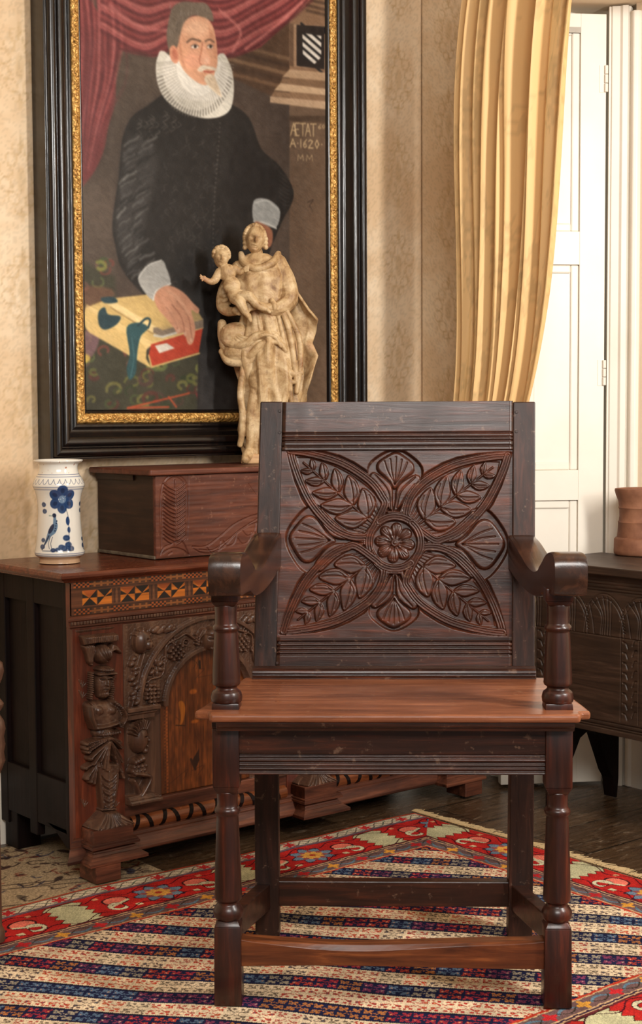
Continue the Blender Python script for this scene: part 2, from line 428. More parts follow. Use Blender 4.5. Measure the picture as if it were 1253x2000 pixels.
for (a, b) in ((.1, zC), (zB, zA), (zt0, leafz(1135, 52)[1])):
    if b < a: a, b = b, a
    bm = lbox(ST, LW-ST, -.028, -.012, a, b)
    obj('door_panel', bm, 'white', leaf, world=True)
    bm = bmesh.new()
    for (s0, s1, z0, z1) in ((ST, ST+.022, a, b), (LW-ST-.022, LW-ST, a, b), (ST+.022, LW-ST-.022, a, a+.022), (ST+.022, LW-ST-.022, b-.022, b)):
        lbox(s0, s1, -.02, -.006, z0, z1, bm)
    obj('panel_moulding', bm, 'white', leaf, .004, world=True)
zt = leafz(1135, 52)[1]
obj('top_rail', lbox(ST, LW-ST, -.03, 0, zt, 2.0), 'white', leaf, .001, world=True)
for (ya, yb) in ((128, 181), (703, 753)):
    za, zb = leafz(1184, yb)[1], leafz(1184, ya)[1]
    bm = bmesh.new(); q = leafpt(.001, .004, 0)
    for k in range(3):
        h = (zb-za)/3; lathe([(.0045, za+h*k+.0008), (.005, za+h*k+.002), (.005, za+h*(k+1)-.002), (.0045, za+h*(k+1)-.0008)], 12, q[:2], bm)
    lbox(.002, .018, 0, .0015, za, zb, bm)
    obj('hinge', bm, 'white', leaf, world=True)

# ================================================================ FLOOR RUGS
RU0, RU1, RV0, RV1 = .75, 2.53, 1.42, 2.72
red, crm, navy, gry = (182, 42, 38), (224, 200, 166), (32, 34, 62), (112, 84, 82)
rc = Cv(RU0, RU1, RV0, RV1, .00225, col=red)
X, Z = rc.X, rc.Z
eF = RV1-Z; eN = Z-RV0; eR = RU1-X; eL = X-RU0
# knotted edge wobble
wob = (vnoise(X, Z, 90, 5)-.5)*.0035
def band(d, a, b): return ((d+wob) >= a) & ((d+wob) < b)
dS = np.minimum(eF, eN)                    # distance from the long sides
dE = np.minimum(eR, eL)                    # from the fringed ends
dS2 = dS-.055                              # long sides carry an extra cream guard
d = np.minimum(dS2, dE+.0)                 # distance into the red border
field = (d > .185)
# field stripes
dx, dz = .625, -.78
al = X*dx+Z*dz+(vnoise(X, Z, 7, 6)-.5)*.01; ac = X*.78+Z*.625+(vnoise(X, Z, 5, 8)-.5)*.022
per = .108; ph = (ac-2.4856)/per; row = np.floor(ph).astype(int); fr = ph-row
# fr 0..1 ; the band measured below 2.2625 is cream .052 wide, the rest navy
isn = fr < .47
cell = .044; cb = np.where(isn, .235, .735)
aa = al/cell+row*.37+np.where(isn, .5, 0); ci = np.floor(aa).astype(int); ua = (aa-ci-.5)*cell; ub = (fr-cb)*per
base = np.where(isn[..., None], np.array(navy), np.array(crm))
pal_n = np.array([(164, 50, 60), (176, 110, 60), (130, 60, 88), (92, 112, 134), (160, 146, 124), (178, 66, 50)])
pal_c = np.array([(182, 52, 44), (170, 60, 46), (110, 92, 74), (190, 70, 50), (96, 72, 66), (176, 84, 70)])
hsh = (ci*7+row*13+(ci*row) % 5) % 6
mc = np.where(isn[..., None], pal_n[hsh], pal_c[hsh])
hw = np.where(isn, .020, .0255)
A_, B_ = np.abs(ua), np.abs(ub)
sq_ = lambda a, b, r: np.maximum(np.abs(A_-a), np.abs(B_-b*hw)) < r
pet = sq_(.0150, .40, .0039) | sq_(.0075, .72, .0034) | sq_(.0180, .82, .0026)
q1 = np.abs(A_*.95-B_)
mot = ((q1 < .0018) & (A_ < .017) & (A_ > .003)) | pet | sq_(.0, .30, .0018)
base = np.where(mot[..., None], mc, base)
pal2 = np.array([(206, 150, 96), (70, 92, 108), (200, 180, 150)])
base = np.where((pet & sq_(.0150, .42, .0014))[..., None], pal2[hsh % 3], base)
edge = (np.abs(fr-.47) < .018) | (fr < .014)
base = np.where(edge[..., None], np.array((30, 24, 30)), base)
rc.C = np.where(field[..., None], base, rc.C)
# coordinate running along each side
run = np.where(dS2 < dE, X, Z+.17)
# inner guard 0.135..0.185
ig = band(d, .13, .185); rc.C[ig] = gry
L2 = band(d, .13, .1335) | band(d, .1385, .142) | band(d, .1765, .180); rc.C[L2] = (196, 160, 120)
rc.C[band(d, .180, .186)] = (186, 60, 40)
rc.C[band(d, .1335, .1385)] = (60, 40, 60)
t = run/.085; ti = np.floor(t).astype(int); tu = (t-ti-.5)*.085; tv = d-.159
r2 = np.hypot(tu, tv); an = np.arctan2(tv, tu)
fl = ig & (r2 < .0125*(1+.35*np.cos(4*an)))
fc = np.where((ti % 2 == 0)[..., None], np.array((216, 152, 62)), np.array((190, 44, 48)))
rc.C = np.where(fl[..., None], fc, rc.C)
st = ig & (np.abs(tv-.009*np.sin(2*PI*t+1.57)) < .0032) & (r2 > .018); rc.C[st] = (96, 122, 138)
st = ig & (np.abs(tv+.010*np.sin(2*PI*t+1.57)) < .0018) & (r2 > .018); rc.C[st] = (60, 50, 40)
# main red border motifs
mb = d < .13
per = .413
def mot_at(u0):
    return (run-u0+per/2) % per-per/2
tv = d-.066
g = mot_at(1.48)
jag = .03+.016*np.abs(((tv+.07)/.026) % 1*2-1)
gm = mb & (np.abs(g) < jag) & (d > .008) & (d < .122)
rc.C[mb & (np.abs(g) < jag+.003) & (d > .005) & (d < .125)] = (60, 40, 30); rc.C[gm] = (196, 190, 150)
g = mot_at(1.685); r2 = np.hypot(g, tv*1.1); an = np.arctan2(tv, g)
fl = r2 < .047*(1+.16*np.cos(8*an)); rc.C[mb & (r2 < .051*(1+.16*np.cos(8*an)))] = (50, 34, 48); rc.C[mb & fl] = (110, 128, 146)
rc.C[mb & (r2 < .033*(1+.2*np.cos(8*an+PI)))] = (150, 80, 80)
rc.C[mb & (r2 < .026*(1+.15*np.cos(8*an)))] = (220, 160, 76); rc.C[mb & (r2 < .008)] = (180, 60, 44)
for s_ in (-1, 1):
    g = mot_at(1.685+s_*.098)*s_
    a1 = np.hypot((g-.0)/.026, (tv+.01)/.02)
    rc.C[mb & (a1 < 1.2)] = (60, 26, 30); rc.C[mb & (a1 < 1.0)] = (232, 120, 100)
    cc = np.hypot(g-.012, tv-.022); ring = (np.abs(cc-.018) < .004) & (g > -.002)
    rc.C[mb & (np.abs(cc-.018) < .006) & (g > -.004)] = (60, 30, 30); rc.C[mb & ring] = (214, 204, 170)
    rc.C[mb & (np.abs(tv-.4*g-.008) < .004) & (np.abs(g) < .028)] = (206, 196, 160)
    sq = np.maximum(np.abs(g+.028), np.abs(tv-.038)); rc.C[mb & (sq < .007)] = (208, 190, 150)
    sq = np.maximum(np.abs(g-.03), np.abs(tv+.042)); rc.C[mb & (sq < .006)] = (218, 150, 110)
# scrolling dark outline through the border
vn = mb & (np.abs(np.abs(tv)-(.045+.012*np.sin(2*PI*run/per*4))) < .0018); rc.C[vn] = (66, 20, 30)
rc.C[band(d, -.004, .002)] = (70, 52, 60); rc.C[band(d, .124, .13)] = (96, 40, 44)
# outer cream guard on the long sides
og = (dS2 < 0) & (dS > .010) & (dE > .01)
rc.C[og] = (206, 190, 164)
t = X/.12; ti = np.floor(t); tu = (t-ti-.5)*.12; tv = dS-.032
rc.C[og & (np.abs(tv-.012*np.sin(2*PI*X/.06)) < .0022)] = (104, 84, 74)
rc.C[og & (np.abs(tv+.010*np.sin(2*PI*X/.06)) < .0018)] = (84, 100, 84)
rc.C[og & (np.hypot(tu, tv) < .014*(1+.35*np.cos(6*np.arctan2(tv, tu))))] = (188, 48, 50)
rc.C[og & (dS > .047)] = (112, 90, 100); rc.C[og & (dS < .014)] = (120, 96, 84)
rc.C[dS < .010] = (176, 66, 40)
rc.C[(dE < .006)] = (200, 170, 130)
# abrash and knot noise
nz_ = np.random.RandomState(3).rand(*X.shape)
rc.C = rc.C*(.88+.2*vnoise(X, Z, 30, 9))[..., None]*(.86+.26*nz_)[..., None]
hgt = .003+.002*vnoise(X, Z, 3.2, 11)+.0022*vnoise(X, Z, 9, 12)
hgt += .004*np.exp(-((X-2.1)/.05)**2-((Z-2.70)/.05)**2)+.003*np.exp(-((X-1.75)/.03)**2-((Z-2.4)/.16)**2)
ew = .01*(vnoise(X, Z*0, 6, 13)-.5)
rc.H = hgt
def rugmap(X, Z, H):
    fe = np.clip((Z-2.3)/.4, 0, 1)
    return X+.012*(vnoise(Z, Z*0, 5, 15)-.5)*np.clip((X-2)/.5, 0, 1), Z+fe*.016*(vnoise(X, X*0, 5, 14)-.5), np.maximum(H, .0003)
rug = thing('patterned_rug', 'red bordered wool rug with cream and navy striped field under the armchair', 'rug', (1.64, 2.07, 0))
MT['rug'] = vcol('wool rug pile', .95, .05, bump=(900, .6))
obj('rug_pile', rc.mesh('rug_pile', rugmap, .0, True, H=np.where((X < RU0+.004) | (X > RU1-.004) | (Z < RV0+.004) | (Z > RV1-.004), .0005, rc.H)), 'rug', rug, world=True)
m = Mat('cream rug fringe', .9, .1); m.base((196, 168, 124)); MT['fringe'] = m.m
bm = bmesh.new()
y = RV0
while y < RV1:
    x0 = RU1-.004; a = rnd.uniform(-.5, .5); l = rnd.uniform(.028, .05); z = .004
    off = .012*(float(vnoise(np.array([y]), np.array([0.]), 5, 15)[0])-.5)
    p = [(x0+off, y, .008), (x0+off+l*.35, y+a*l*.3, .009), (x0+off+l*.75, y+a*l*.8, .004), (x0+off+l, y+a*l*1.2, .002)]
    tube(p, [.0016, .0013, .0011, .0007], 4, bm); y += rnd.uniform(.0028, .0052)
fr_ = obj('fringe', bm, 'fringe', rug, world=True); fr_['kind'] = 'stuff'; fr_['label'] = 'cream wool fringe'

# the paler rug showing beyond it
c = Cv(.9, 1.78, 2.5, 3.12, .003, col=(170, 148, 118))
X, Z = c.X, c.Z
r2_ = np.random.RandomState(5)
for i in range(240):
    a, b = r2_.uniform(.9, 1.78), r2_.uniform(2.68, 3.12); k = [(50, 36, 34), (70, 44, 40), (96, 84, 70), (60, 58, 76), (128, 62, 48), (60, 44, 40)][r2_.randint(6)]
    ro = r2_.uniform(0, 3.1); R = r2_.uniform(.012, .03)
    if i % 3: c.line([(a+R*math.cos(t)*(1+.3*math.cos(3*t)), b+.7*R*math.sin(t)) for t in np.linspace(ro, ro+r2_.uniform(2, 5), 9)], .0045, k, .003, .9)
    else: c.ell(a, b, R*.7, R*.35, k, .003, .85, ro)
for q in (2.80, 2.83, 2.95, 2.98): c.line([(.9, q+.12), (1.78, q-.25)], .004, (52, 38, 36), .003)
c.C *= (.8+.35*r2_.rand(*X.shape))[..., None]
c.H[:] = .0022
o = obj('pale_rug', c.mesh('pale_rug', lambda X, Z, H: (X, Z, H), .0, True), 'rug'); o['label'] = 'faded beige and brown rug lying under the left chest'; o['category'] = 'rug'

# ================================================================ THE ARMCHAIR
cp = at(763, 1975, 'z', 0)
p0 = ux*.1165+vy*2.463
CHR = math.radians(-1.8)-(PI/2-THETA)
chair = thing('carved_armchair', 'dark carved oak armchair with leaf carved back panel standing on the striped rug', 'chair', (p0[0], p0[1], .007), CHR)
def cpt(px, py, y0, rake, z0=.5):
    """measured photo point -> chair coordinates on the plane y = y0 + rake (z - z0)"""
    c_, s_ = math.cos(CHR), math.sin(CHR); cx = np.array([c_, s_, 0]); cy = np.array([-s_, c_, 0]); o = np.array(p0)
    n = cy-np.array([0, 0, rake]); q0 = o+cy*y0+np.array([0, 0, z0])
    d = FW+RT*(px-626.5)/F-UP*(py-1000)/F; q = EYE+d*((q0-EYE)@n)/(d@n)-o
    return q@cx, q@cy, q[2]
def sqturn(cx, cy, w, segs, part='front_leg', rk=1.1):
    """a leg: list of ('box', z0, z1, w) and ('turn', profile)"""
    bm = bmesh.new()
    for s in segs:
        if s[0] == 'box':
            _, z0, z1, w0, w1 = s
            hexa([(cx-w0, cy-w0, z0), (cx+w0, cy-w0, z0), (cx+w0, cy+w0, z0), (cx-w0, cy+w0, z0)], [(cx-w1, cy-w1, z1), (cx+w1, cy-w1, z1), (cx+w1, cy+w1, z1), (cx-w1, cy+w1, z1)], bm)
        else: lathe([(r*rk, z) for r, z in s[1]], 36, (cx, cy), bm)
    return bm
def smoothy(o, ang=40):
    o.data.polygons.foreach_set('use_smooth', [True]*len(o.data.polygons))
    a = o.modifiers.new('split', 'EDGE_SPLIT'); a.split_angle = math.radians(ang)
    return o
for sx in (-1, 1):
    cx = sx*.279; cy = .022
    bm = sqturn(cx, cy, .022, [
        ('box', 0, .136, .0235, .0225), ('box', .136, .146, .0225, .017),
        ('turn', [(.012, .142), (.019, .145), (.0232, .152), (.0236, .160), (.020, .168), (.0168, .172), (.0165, .176), (.0205, .179), (.0212, .183), (.0212, .19), (.0208, .2), (.0200, .24), (.0186, .28), (.0172, .32), (.0168, .326), (.0195, .329), (.0203, .333), (.0195, .337), (.0166, .340), (.0158, .345), (.0162, .36), (.0168, .366), (.012, .37)]),
        ('box', .364, .377, .016, .0225), ('box', .377, .478, .0225, .0225)])
    smoothy(obj('front_leg', bm, 'turned', chair, .0015), 35)
    bm = sqturn(cx, cy+.004, .022, [
        ('box', .507, .519, .0235, .0225),
        ('turn', [(.012, .515), (.0235, .519), (.0245, .527), (.0225, .536), (.0165, .541), (.0162, .545), (.0210, .548), (.0218, .552), (.0214, .556), (.0215, .562), (.021, .58), (.0196, .61), (.0182, .636), (.0178, .639), (.0205, .642), (.0208, .645), (.0195, .648), (.0168, .651), (.0168, .672), (.0175, .684), (.012, .688)]),
        ('box', .682, .691, .0165, .0225), ('box', .691, .712, .0225, .0225)])
    smoothy(obj('arm_support', bm, 'turned', chair, .0015), 35)
# rear legs, slightly raked
def rearleg(xb, xt, name='rear_leg'):
    w = .046
    return hexa([(xb, .325, 0), (xb+w, .325, 0), (xb+w, .37, 0), (xb, .37, 0)], [(xt, .307, .5), (xt+w-.002, .307, .5), (xt+w-.002, .352, .5), (xt, .352, .5)])
obj('rear_leg', rearleg(-.257, -.2545), 'chairz', chair, .002)
obj('rear_leg', rearleg(.226, .229), 'chairz', chair, .002)
# seat
top = [(-.302, -.036), (.309, -.036), (.313, -.012), (.330, -.008), (.326, .035), (.292, .31), (-.272, .31), (-.320, .035), (-.330, -.006), (-.305, -.012)]
bm = prism(top, lambda x, y: (x, y, .4945), lambda x, y: (x, y, .509)); obj('seat', bm, 'seat', chair, .005, seg=3)
prof = [(-.001, .478), (-.022, .478), (-.024, .483), (-.029, .487), (-.031, .4945), (-.001, .4945)]
bm = prism(prof, lambda a, z: (-.292-.2*(a < -.02)*0, a, z), lambda a, z: (.301, a, z))
box(-.302, -.256, -.001, .30, .478, .4945, bm); box(.256, .302, -.001, .30, .478, .4945, bm)
obj('seat_moulding', bm, 'chair', chair, .0015)
def reeded(x0, x1, y, z0, z1, lines, h=.0025, back=.02):
    """board with horizontal reeds; lines = list of (z, width)"""
    c_ = Cv(x0, x1, z0, z1, .0012)
    for z, wd in lines: c_.H -= h*np.exp(-((c_.Z-z)/(wd/2))**2)
    return c_
c = Cv(-.257, .257, .398, .478, .001)
for z, wd in ((.4035, .0035), (.411, .0028), (.418, .0038), (.4255, .0028), (.431, .003)): c.H -= .003*np.exp(-((c.Z-z)/(wd/2))**2)
c.H += .0006*(vnoise(c.X, c.Z, 12, 3)-.5)
obj('apron', c.mesh('apron', lambda X, Z, H: (X, .006-H, Z), .03), 'chair', chair)
bm = box(-.289, -.27, .044, .31, .40, .478); obj('side_apron', bm, 'chair', chair, .002)
bm = box(.27, .289, .044, .31, .40, .478); obj('side_apron', bm, 'chair', chair, .002)
# stretchers
bm = bmesh.new(); N = 24; R_ = []
for i in range(N+1):
    t = i/N; x = -.257+.514*t; dip = .0085*math.sin(PI*t)**.8*(1+.3*math.sin(6*t)); zt_ = .114-dip; zf = .112-dip*1.9; zb_ = .066+.002*math.sin(5*t)
    R_.append([bm.verts.new(p) for p in ((x, .008, zb_), (x, .008, zf), (x, .014, zt_-.001), (x, .036, zt_), (x, .036, zb_))])
for a, b in zip(R_, R_[1:]):
    for k in range(5): bm.faces.new((a[k], a[(k+1) % 5], b[(k+1) % 5], b[k]))
bm.faces.new(R_[0]); bm.faces.new(R_[-1][::-1])
obj('front_stretcher', bm, 'stretch', chair, .001)
obj('rear_stretcher', box(-.213, .228, .330, .356, .062, .111), 'chair', chair, .002)
for sx in (-1, 1):
    a, b = (-.279, -.240) if sx < 0 else (.274, .244); w = .013
    bm = hexa([(a-w, .044, .100), (a+w, .044, .100), (b+w, .33, .056), (b-w, .33, .056)], [(a-w, .044, .146), (a+w, .044, .146), (b+w, .33, .106), (b-w, .33, .106)])
    obj('side_stretcher', bm, 'chair', chair, .002)
# back frame on the raked plane
RK = .137; BY = .305
def bp(x, z, h): return (x, BY+RK*(z-.5)-h*.99, z+h*RK*.9)
def backbox(xb0, xb1, xt0, xt1, z0, z1, h0, h1, bm=None):
    return hexa([bp(xb0, z0, h1), bp(xb1, z0, h1), bp(xb1, z0, h0), bp(xb0, z0, h0)], [bp(xt0, z1, h1), bp(xt1, z1, h1), bp(xt1, z1, h0), bp(xt0, z1, h0)], bm)
fr = thing('x', 'x', 'x'); bpy.data.objects.remove(fr)
stile_ = [None, None]
stile_[0] = obj('back_stile', backbox(-.256, -.213, -.243, -.2, .498, 1.0275, -.036, 0), 'chairz', chair, .0025)
stile_[1] = obj('back_stile', backbox(.229, .272, .2365, .279, .498, 1.0245, -.036, 0), 'chairz', chair, .0025)
def edges(z):
    t = (z-.5)/.525; return -.213+.013*t, .229+.0075*t
def railcv(z0, z1, lines, name, mat='chair', deep=.002):
    c_ = Cv(0, 1, z0, z1, .0012); c_.nx = 3
    xs = np.linspace(0, 1, 60); zs = np.linspace(z0, z1, int((z1-z0)/.0009)+2)
    U, Z_ = np.meshgrid(xs, zs); H = np.zeros(U.shape)
    for z, wd, d_ in lines: H -= d_*np.exp(-((Z_-z)/(wd/2))**2)
    H += .0005*(vnoise(U*5, Z_, 4, 8)-.5)
    pc = lambda A: np.pad(A, 1, mode='edge'); U, Z_, H = pc(U), pc(Z_), pc(H); H[0] = H[-1] = -.028; H[:, 0] = H[:, -1] = -.028
    e0 = -.213+.013*(Z_-.5)/.525; e1 = .229+.0075*(Z_-.5)/.525
    Xx = e0+(e1-e0)*U
    return obj(name, gridmesh(name, np.stack([Xx, BY+RK*(Z_-.5)-H, Z_+H*RK], -1)), mat, chair)
railcv(.935, 1.0262, [(.966, .003, .003), (.9585, .0026, .0028), (.952, .003, .003), (.9415, .003, .0022)], 'top_rail')
railcv(.5195, .584, [(.5745, .0035, .003), (.5665, .003, .0025), (.559, .003, .0025), (.552, .003, .003)], 'bottom_rail')
bm = prism([(0, .5), (.016, .5), (.017, .504), (.010, .507), (.009, .510), (.014, .512), (.013, .517), (.006, .520), (.003, .524), (0, .524)], lambda a, z: (-.2565, BY-a+.1*(z-.5), z+.007), lambda a, z: (.273, BY-a+.1*(z-.5), z+.007))
obj('base_moulding', bm, 'chair', chair, .0008)
for (px, py) in ((546, 810), (546, 852), (546, 1263), (1008, 812), (1008, 850), (541, 1302)):
    x, y, z = cpt(px, py, BY, RK); bm = bmesh.new()
    lo = [bm.verts.new(bp(x+.0032*math.cos(t*2*PI/10), z+.0032*math.sin(t*2*PI/10), .0)) for t in range(10)]; hi = [bm.verts.new(bp(x+.0026*math.cos(t*2*PI/10), z+.0026*math.sin(t*2*PI/10), .0016)) for t in range(10)]
    for i in range(10): bm.faces.new((lo[i], lo[(i+1) % 10], hi[(i+1) % 10], hi[i]))
    bm.faces.new(hi)
    obj('peg', bm, 'chairz', stile_[px > 700])
# carved panel: surface coordinates are (x, z) on the raked plane
def ptf(px, py):
    x, y, z = cpt(px, py, BY+.006, RK); return (x, z)
k_ = (ptf(1000, 1000)[0]-ptf(600, 1000)[0])/400
c = Cv(-.216, .240, .578, .94, .00085, ptf, k_)
PC = np.array([770.5, 1067.])
GR = -.0085
def leaf_tpl(T, side=1):
    T = np.array(T, float); L = np.linalg.norm(PC-T); e = (PC-T)/L; p = np.array([e[1], -e[0]])
    return T, L, e, p
tips = [(566, 887), (991, 897), (981, 1243), (553, 1240)]
halfw = [(0, 0), (.08, .055), (.2, .122), (.32, .175), (.43, .203), (.55, .217), (.63, .213), (.71, .19), (.77, .155)]
ground = []
for T in tips:
    T, L, e, p = leaf_tpl(T)
    f = lambda a, b: T+e*a*L+p*b*L
    out = [f(a-.03, b*1.16) for a, b in halfw]+[f(.9, .06), f(.9, -.06)]+[f(a-.03, -b*1.16) for a, b in halfw[::-1]]
    c.level(out, GR*.75, 5, 'min')
pet = [((PC[0]-3, PC[1]-62), (773.5, 888), 1), ((PC[0]+62, PC[1]+3), (988, 1070), .95), ((PC[0], PC[1]+62), (768, 1236), .95), ((PC[0]-62, PC[1]), (562, 1057), 1)]
for B, T, s_ in pet:
    B = np.array(B, float); T = np.array(T, float); L = np.linalg.norm(T-B); e = (T-B)/L; p = np.array([-e[1], e[0]])
    f = lambda a, b: B+e*a*L+p*b*L
    lobe = sm([f(0, .1), f(.3, .22), f(.5, .42), f(.75, .44), f(.95, .22), f(1.03, 0), f(.95, -.22), f(.75, -.44), f(.5, -.42), f(.3, -.22), f(0, -.1)], 4)
    c.level(lobe, GR, 4, 'min')
c.level(c.epts(PC[0], PC[1], 58, 58, 0, 32), GR, 3, 'min')
for B, T, s_ in pet:
    B = np.array(B, float); T = np.array(T, float); L = np.linalg.norm(T-B); e = (T-B)/L; p = np.array([-e[1], e[0]])
    f = lambda a, b: B+e*a*L+p*b*L
    crown = sm([f(.36, 0), f(.5, .12), f(.66, .30), f(.80, .30), f(.93, .14), f(.99, 0), f(.93, -.14), f(.80, -.30), f(.66, -.30), f(.5, -.12)], 4, True)
    c.pillow(crown, .0068, 6, GR)
    for b_ in (-.16, -.08, 0, .08, .16): c.groove(sm([f(.45, 0), f(.65, b_*.8), f(.9-abs(b_)*.5, b_*1.2)], 4), 2.4, .0016)
    for q in (-1, 1):
        side = sm([f(-.02, .0), f(.15, .02*q), f(.36, .03*q), f(.50, .12*q), f(.63, .34*q), f(.56, .43*q), f(.42, .36*q), f(.26, .22*q), f(.08, .12*q)], 4, True)
        c.pillow(side, .0084, 4, GR)
        c.groove(sm([f(.05, .05*q), f(.33, .11*q), f(.58, .33*q)], 5), 2.6, .0024)
        c.groove(sm([f(.02, .08*q), f(.25, .19*q), f(.46, .33*q)], 5), 1.8, .0015)
rs = np.random.RandomState(1)
for T in tips:
    T, L, e, p = leaf_tpl(T)
    f = lambda a, b: T+e*a*L+p*b*L
    inner = sm([f(.07, 0)]+[f(a+.03, b*.80) for a, b in halfw[2:]]+[f(.86, .04), f(.86, -.04)]+[f(a+.03, -b*.80) for a, b in halfw[:1:-1]], 2, True)
    c.level(inner, GR*.9, 2, 'min')
    # leaf spray
    for q in (-1, 1):
        for a0, ln, wd in ((.76, .25, .15), (.62, .25, .135), (.48, .20, .105), (.35, .15, .08), (.24, .10, .055)):
            st_ = np.array([a0-.02, 0]); dirn = np.array([-.72, q*.62]); 
            tip_ = st_+dirn*ln*(.95 if q > 0 else 1.0); nrm = np.array([dirn[1], -dirn[0]])*q
            mid1 = st_+dirn*ln*.35; mid2 = st_+dirn*ln*.7
            ww = wd*.55
            o_ = [st_, mid1+nrm*ww*.9+[0, 0], mid2+nrm*ww*.75, tip_, mid2-nrm*ww*.55, mid1-nrm*ww*.75]
            c.pillow(sm([f(*w_) for w_ in o_], 4, True), .0062, 3.5, GR*.95)
            c.groove(sm([f(*st_), f(*(mid1+nrm*ww*.15)), f(*(mid2+nrm*ww*.1)), f(*(tip_*.9+st_*.1))], 4), 2.2, .0018)
            c.groove(sm([f(*(st_*.6+mid1*.4)), f(*(mid1+nrm*ww*.55)), f(*(mid2+nrm*ww*.45))], 3), 1.6, .0012)
    c.ridge([f(.13, 0), f(.78, 0)], 4, .004, GR)
    for b_ in (-.10, -.075, -.05, -.025, .0, .025, .05, .075, .10): c.ridge(sm([f(.84, b_*.7), f(.78, b_*.9), f(.70-abs(b_)*.3, b_*1.5)], 3), 3.2, .0022, GR)
def bandset(path, closed=False):
    path = [tuple(q) for q in path]
    w, D = c.dist(path+([path[0]] if closed else []), 10)
    if w is None: return
    hh = np.where(D < 7.4, -.0002-.0035*np.clip((D-5.6)/1.8, 0, 1)**2, -9)
    hh = hh-.0024*np.exp(-((D-2.2)/.9)**2)+.0004
    m_ = D < 7.4
    H = c.H[w]; H[m_] = hh[m_]; c.H[w] = H
for i, T in enumerate(tips):
    T, L, e, p = leaf_tpl(T)
    f = lambda a, b: T+e*a*L+p*b*L
    o1 = [f(0, 0)]+[f(a, b*.98) for a, b in halfw[1:]]
    o2 = [f(0, 0)]+[f(a, -b*.98) for a, b in halfw[1:]]
    bandset(sm(o2+[f(.82, -.10), f(.815, -.03), f(.84, .03)], 4))
    # the other side sweeps on round the centre rosette
    end = f(.77, .152)
    a0 = math.atan2(end[1]-PC[1], end[0]-PC[0]); arc = []
    sgn = 1 if i in (0, 1, 2, 3) else -1
    # sweep direction away from the leaf
    ea = math.atan2(-e[1], -e[0]); dd = (a0-ea+PI) % (2*PI)-PI; sgn = 1 if dd > 0 else -1
    sgn = -sgn
    for t in np.linspace(.25, 1, 9): arc.append((PC[0]+51*math.cos(ea+sgn*(-.45+2.0*t)), PC[1]+51*math.sin(ea+sgn*(-.45+2.0*t))))
    bandset(sm(o1+[tuple(q) for q in arc], 4))
# rosette of eight petals
c.level(c.epts(PC[0], PC[1], 43, 43, 0, 32), GR*1.1, 2, 'set')
for i in range(8):
    a = i*PI/4+.12
    cx_, cy_ = PC[0]+25*math.cos(a), PC[1]+25*math.sin(a)
    c.dome(cx_, cy_, 15, 11.5, .0062, GR*1.1, a)
    c.ridge([(PC[0]+8*math.cos(a), PC[1]+8*math.sin(a)), (PC[0]+26*math.cos(a), PC[1]+26*math.sin(a))], 12, .0045, GR*1.1)
    for o_ in (-.5, 0, .5): c.groove([(PC[0]+9*math.cos(a), PC[1]+9*math.sin(a)), (PC[0]+33*math.cos(a+o_*.28), PC[1]+33*math.sin(a+o_*.28))], 2.2, .0016)
c.dome(PC[0], PC[1], 9, 9, .006, GR*.9); c.groove(c.epts(PC[0], PC[1], 4, 4, 0, 12), 2, .0016, True)
c.H += .0005*(vnoise(c.X, c.Z, 45, 4)-.5)+.0006*(vnoise(c.X, c.Z, 8, 5)-.5)
obj('carved_back_panel', c.mesh('panel', lambda X, Z, H: (X, BY+.006+RK*(Z-.5)-H, Z+H*RK), .012), 'panel', chair)
# arms
def arm(xf, xr, w, zo):
    pr = [(-.030, .7045), (-.036, .712), (-.040, .735), (-.038, .757), (-.030, .770), (-.012, .7755), (.012, .774), (.035, .766), (.06, .752), (.09, .738), (.12, .731), (.15, .732), (.185, .738), (.22, .748), (.26, .760), (.30, .7715), (.333, .777), (.345, .775), (.345, .722), (.33, .716), (.28, .704), (.22, .694), (.16, .688), (.11, .688), (.07, .694), (.045, .703), (.0, .7045)]
    P = sm(pr, 3, True)
    bm = bmesh.new(); n = len(P); cols_ = []
    for s_, sh in ((-1, .82), (-.86, .97), (-.5, 1), (.5, 1), (.86, .97), (1, .82)):
        ring = []; ym = .15
        for (y, z) in P:
            t = (y+.04)/.385; cxx = xf+(xr-xf)*t; zc = .735 if y < .08 else .72
            ring.append(bm.verts.new((cxx+s_*w/2*(1 if y < .08 else .95), y, zc+(z-zc)*(1-(1-sh)*.3)+zo*t)))
        cols_.append(ring)
    for a, b in zip(cols_, cols_[1:]):
        for i in range(n): bm.faces.new((a[i], a[(i+1) % n], b[(i+1) % n], b[i]))
    bm.faces.new(cols_[0]); bm.faces.new(cols_[-1][::-1])
    return bm
MT['arm'] = wood('polished worn oak arm', (30, 17, 11), (54, 31, 20), (92, 56, 36), 'y', (.15, .3), scale=.5, coat=.3)
smoothy(obj('armrest', arm(-.275, -.228, .053, 0), 'arm', chair), 50)
smoothy(obj('armrest', arm(.292, .25, .053, -.006), 'arm', chair), 50)

# ================================================================ THE INLAID CHEST
CY = 2.81; CX0, CX1 = 1.605, 2.79
chest = thing('inlaid_chest', 'carved and inlaid dark wood chest standing against the painting wall', 'chest', (2.2, 2.95, 0))
def ob(name, bm, mat, par=chest, bevel=0, **k): return obj(name, bm, mat, par, bevel, world=True, **k)
def P2(px, py, Y=CY):
    p = at(px, py, 'y', Y); return (p[0], p[2])
kC = (P2(500, 1400)[0]-P2(300, 1400)[0])/200*.86
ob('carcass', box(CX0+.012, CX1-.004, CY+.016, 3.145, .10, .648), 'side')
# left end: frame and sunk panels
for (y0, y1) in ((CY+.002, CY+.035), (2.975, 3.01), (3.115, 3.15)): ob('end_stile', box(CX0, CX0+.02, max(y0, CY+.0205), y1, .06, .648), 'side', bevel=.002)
for za_, zb_ in ((.09, .205), (.59, .648)): ob('end_rail', box(CX0+.001, CX0+.02, CY+.03, 3.13, za_, zb_), 'side', bevel=.002)
